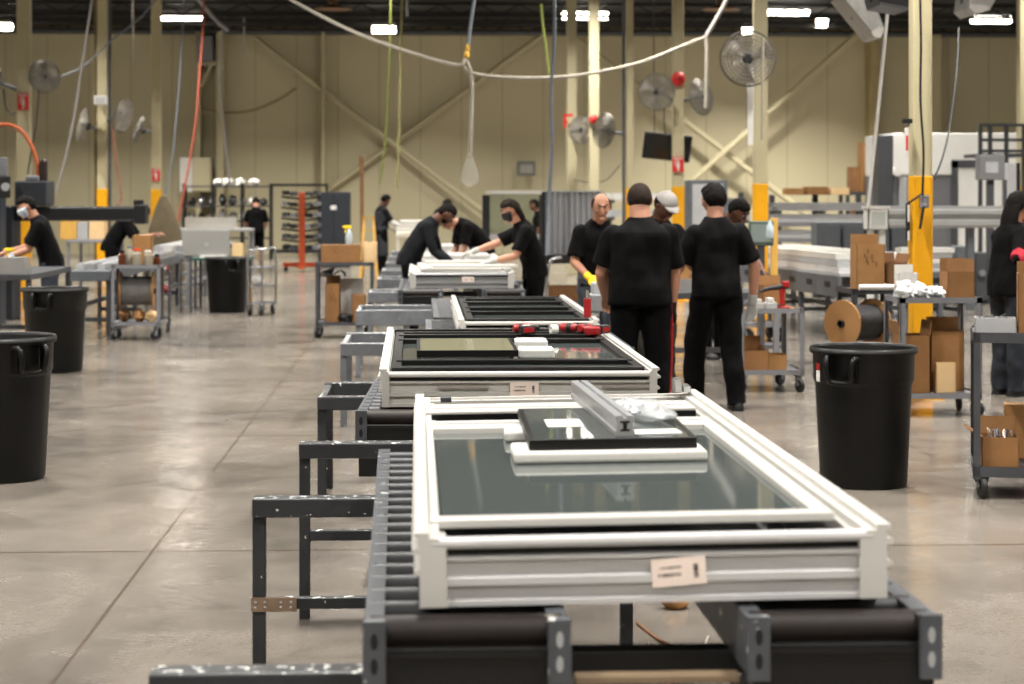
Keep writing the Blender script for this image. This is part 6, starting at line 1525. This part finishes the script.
# ---- hanging cords, hoses and the rope ---------------------------------------------------------------------------------
def line(name, label, cat, pts, r, M, n=6, k=8):
    p = [P(*q) for q in pts]; o = p[-1]
    return solo(name, label, cat, MB().tube([q - o for q in curve(p, n)], r, k), M, o, 0, 'cords and hoses hanging from the roof', smooth=True)
line('rope', 'white rope slung from the roof at left to the knot above the long-haired worker', 'rope', [(270, -12, 30), (310, 10, 29.5), (352, 31, 29), (400, 49, 28.5), (456, 65, 28), (465.5, 58, 28)], .026, ROPE)
line('rope', 'white rope slung from the knot across to the tie near the paired fans', 'rope', [(464, 68, 28), (473, 73.5, 28), (500, 77, 28), (545, 78, 28), (590, 73.5, 28), (640, 62.5, 28), (680, 47, 28), (705.5, 37, 28)], .024, ROPE)
line('rope', 'grey rope rising from the tie near the paired fans to the roof', 'rope', [(729, -4, 28), (718, 16, 28), (706, 36.5, 28)], .03, CORD)
line('rope', 'white rope dropping past the half-turned fan', 'rope', [(706, 37, 28), (707, 52, 28), (706.5, 80, 28), (706, 108, 28)], .028, ROPE)
line('rope', 'white rope hanging straight down from the knot to the clear bag', 'rope', [(466.5, 61, 28), (471, 74, 28), (472, 95, 28), (471, 125, 28), (470.5, 153, 28)], .027, ROPE)
line('cord', 'blue-grey cord pair dropping from the roof to the knot', 'cord', [(475, -4, 28), (471, 22, 28), (467.5, 50, 28)], .024, BLUEC)
mb = MB().ell((0, 0, 0), (.04, .04, .06), n=14, k=8); mb.ell((.012, 0, .1), (.032, .032, .07), n=14, k=8)
solo('rope_knot', 'yellow and white knot where the ropes meet', 'knot', mb, G('brass_knot', '#c79a3a', .5, .2, .1, 9), P(466.8, 55, 28), 0, smooth=True)
c = P(470, 182, 28)
t = thing('hanging_bag', 'clear crumpled bag tied to the end of the hanging rope', 'plastic bag', c, 0, None); rs = []
rr = random.Random(3)
for k, (z, w) in enumerate(((.40, .025), (.33, .05), (.22, .09), (.12, .12), (.03, .13), (-.02, .09), (-.06, .03))): rs.append([Vector((w * math.cos(a) * (1 + .3 * noise.noise(Vector((a * 2, z * 9, 1)))), w * .8 * math.sin(a) * (1 + .3 * noise.noise(Vector((a * 2, z * 9, 4)))), z)) for a in [2 * PI * j / 20 for j in range(20)]])
MB().rings(rs).build('bag_body', FILM, t, smooth=80); MB().torus((0, 0, .36), .035, .012, None, 18, 6).build('tie', ROPE, t, smooth=True)
line('cord', 'yellow-green cord hanging straight left of the ropes', 'cord', [(391, -6, 33), (390, 40, 33), (388, 90, 33), (386, 130, 33), (383, 162, 33), (379, 184, 33)], .018, GREENC)
line('cord', 'thin grey cord hanging beside the yellow-green one', 'cord', [(402, -6, 40), (401, 40, 40), (400, 80, 40), (399, 140, 40), (397, 190, 40)], .022, G('dull_green_cord', '#8d8a58', .6, 0, .1, 9))
line('cord', 'yellow-green cord meeting the blue hose above the corrugated panel', 'cord', [(541, 4, 30), (543, 25, 30), (547, 55, 30), (550, 78, 30)], .022, GREENC)
line('hose', 'blue-grey hose dropping from the roof to the corrugated panel', 'hose', [(554, -6, 26.6), (554.5, 30, 26.6), (553, 60, 26.6), (551, 90, 26.6), (552, 140, 26.6), (549, 200, 26.6), (547, 255, 26.4)], .024, BLUEC)
line('cord', 'pale cord slanting down left of the conduit column', 'cord', [(93, -6, 30), (84, 50, 30), (75, 110, 30), (66, 155, 30), (56, 193, 30)], .018, CORD)
line('cord', 'dark cord rising from the conduit column to the roof', 'cord', [(160, -6, 40.5), (140, 18, 40.5), (112, 40, 40.5), (84, 66, 40.5), (62, 76, 40.5)], .018, BLUEC)
line('hose', 'orange hose arching at the left edge into the dark machine', 'hose', [(-14, 128, 27), (6, 124.5, 27), (20, 130, 27), (31, 145, 27), (37, 163, 27), (38, 177, 27)], .026, ORC)
line('hose', 'red hose hanging from the roof beside the wall heater', 'hose', [(204, -6, 46), (203, 30, 46), (200, 70, 46), (196, 120, 46), (188, 170, 46), (178, 222, 46)], .024, REDH)
line('hose', 'blue hose pair hanging left of the red hose', 'hose', [(184, -4, 47), (182, 40, 47), (178, 100, 47), (172, 160, 47), (166, 194, 47)], .02, BLUEC)
line('cord', 'thin cord hanging right of the wall heater', 'cord', [(222, 30, 50), (221, 80, 50), (225, 140, 50), (230, 186, 50)], .03, CORD)
line('cord', 'thin brown cord looping along the wall right of the wall heater', 'cord', [(195, 106, 57.3), (220, 112, 57.3), (250, 111, 57.3), (278, 100, 57.3), (296, 88, 57.3)], .03, G('brown_cord', '#7c6a4c', .6, 0, .1, 9))
line('cord', 'red-brown cord hanging from the fan right of the conduit column', 'cord', [(112, 126, 40.5), (116, 160, 40.5), (121, 195, 40.5), (117, 206, 40.5)], .022, G('redbrown_cord', '#8a5a48', .6, 0, .1, 9))
line('cord', 'thin dark cord hanging from the leftmost fan', 'cord', [(39, 90, 31.5), (36, 125, 31.5), (30, 160, 31.5), (26, 185, 31.5)], .016, G('dark_cord', '#4a463e', .6, 0, .1, 9))
line('cord', 'thin dark cord looping left of the leftmost column', 'cord', [(3, 88, 31.5), (6, 108, 31.5), (12, 114, 31.5), (17, 112, 31.5)], .016, G('dark_cord', '#4a463e'))
line('conduit_drop', 'white drop pole slanting from the roof to the white hopper bin', 'pole', [(888, 6, 21.3), (882, 70, 21.3), (875, 140, 21.3), (868, 206, 21.3)], .018, WPAP)
line('cord', 'black cord running down the face of the big column to the outlet box', 'cord', [(920, -6, 16.15), (921, 40, 16.15), (920.5, 100, 16.15), (923.5, 150, 16.15), (922.5, 196, 16.15)], .01, BLACK)
line('cord', 'black cord tail hanging under the outlet box to its plug', 'cord', [(923.5, 207, 16.15), (921.5, 220, 16.15), (920, 229, 16.15)], .012, BLACK)
line('cord', 'black cord swinging from the roof across to the big column', 'cord', [(959, 28, 20), (957, 70, 19), (950, 125, 18), (940, 165, 17), (925, 190, 16.4), (909, 203, 16.15)], .009, BLACK)
line('cord', 'thin white cord hanging in front of the largest fan', 'cord', [(763, 37, 23.6), (762.5, 90, 23.6), (762, 140, 23.6)], .014, ROPE)
line('cord', 'thin cord under the left fan of the red-signed column', 'cord', [(664, 108, 31.2), (664, 125, 31.2), (666, 134, 32.6)], .012, G('dark_cord', '#4a463e'))
line('cord', 'thin grey cord looping on the column beside the far fans', 'cord', [(574, 180, 42.2), (590, 182, 41.5), (606, 180, 41.5), (620, 165, 38)], .012, G('dark_cord', '#4a463e'))
# short drop rods from the roof at left
for px, y1, d, l in ((133, 64, 44, 'thin rod hanging from the roof between two left columns'), (244, 55, 54, 'dark rod hanging from the roof right of the wall heater'), (407, 16, 30, 'grey rod hanging from the roof beside the yellow-green cord')):
    a = P(px, y1, d); solo('drop_rod', l, 'rod', MB().cyl((0, 0, 0), (0, 0, CEILZ - a.z), .022, n=8), CORD, a, 0, 'rods hanging from the roof', smooth=True)
line('spring_arm', 'pale slanting spring arm under the roof right of the left strip light', 'arm', [(196, -4, 48), (213, 17, 48), (228, 30.5, 48)], .045, LGREY)
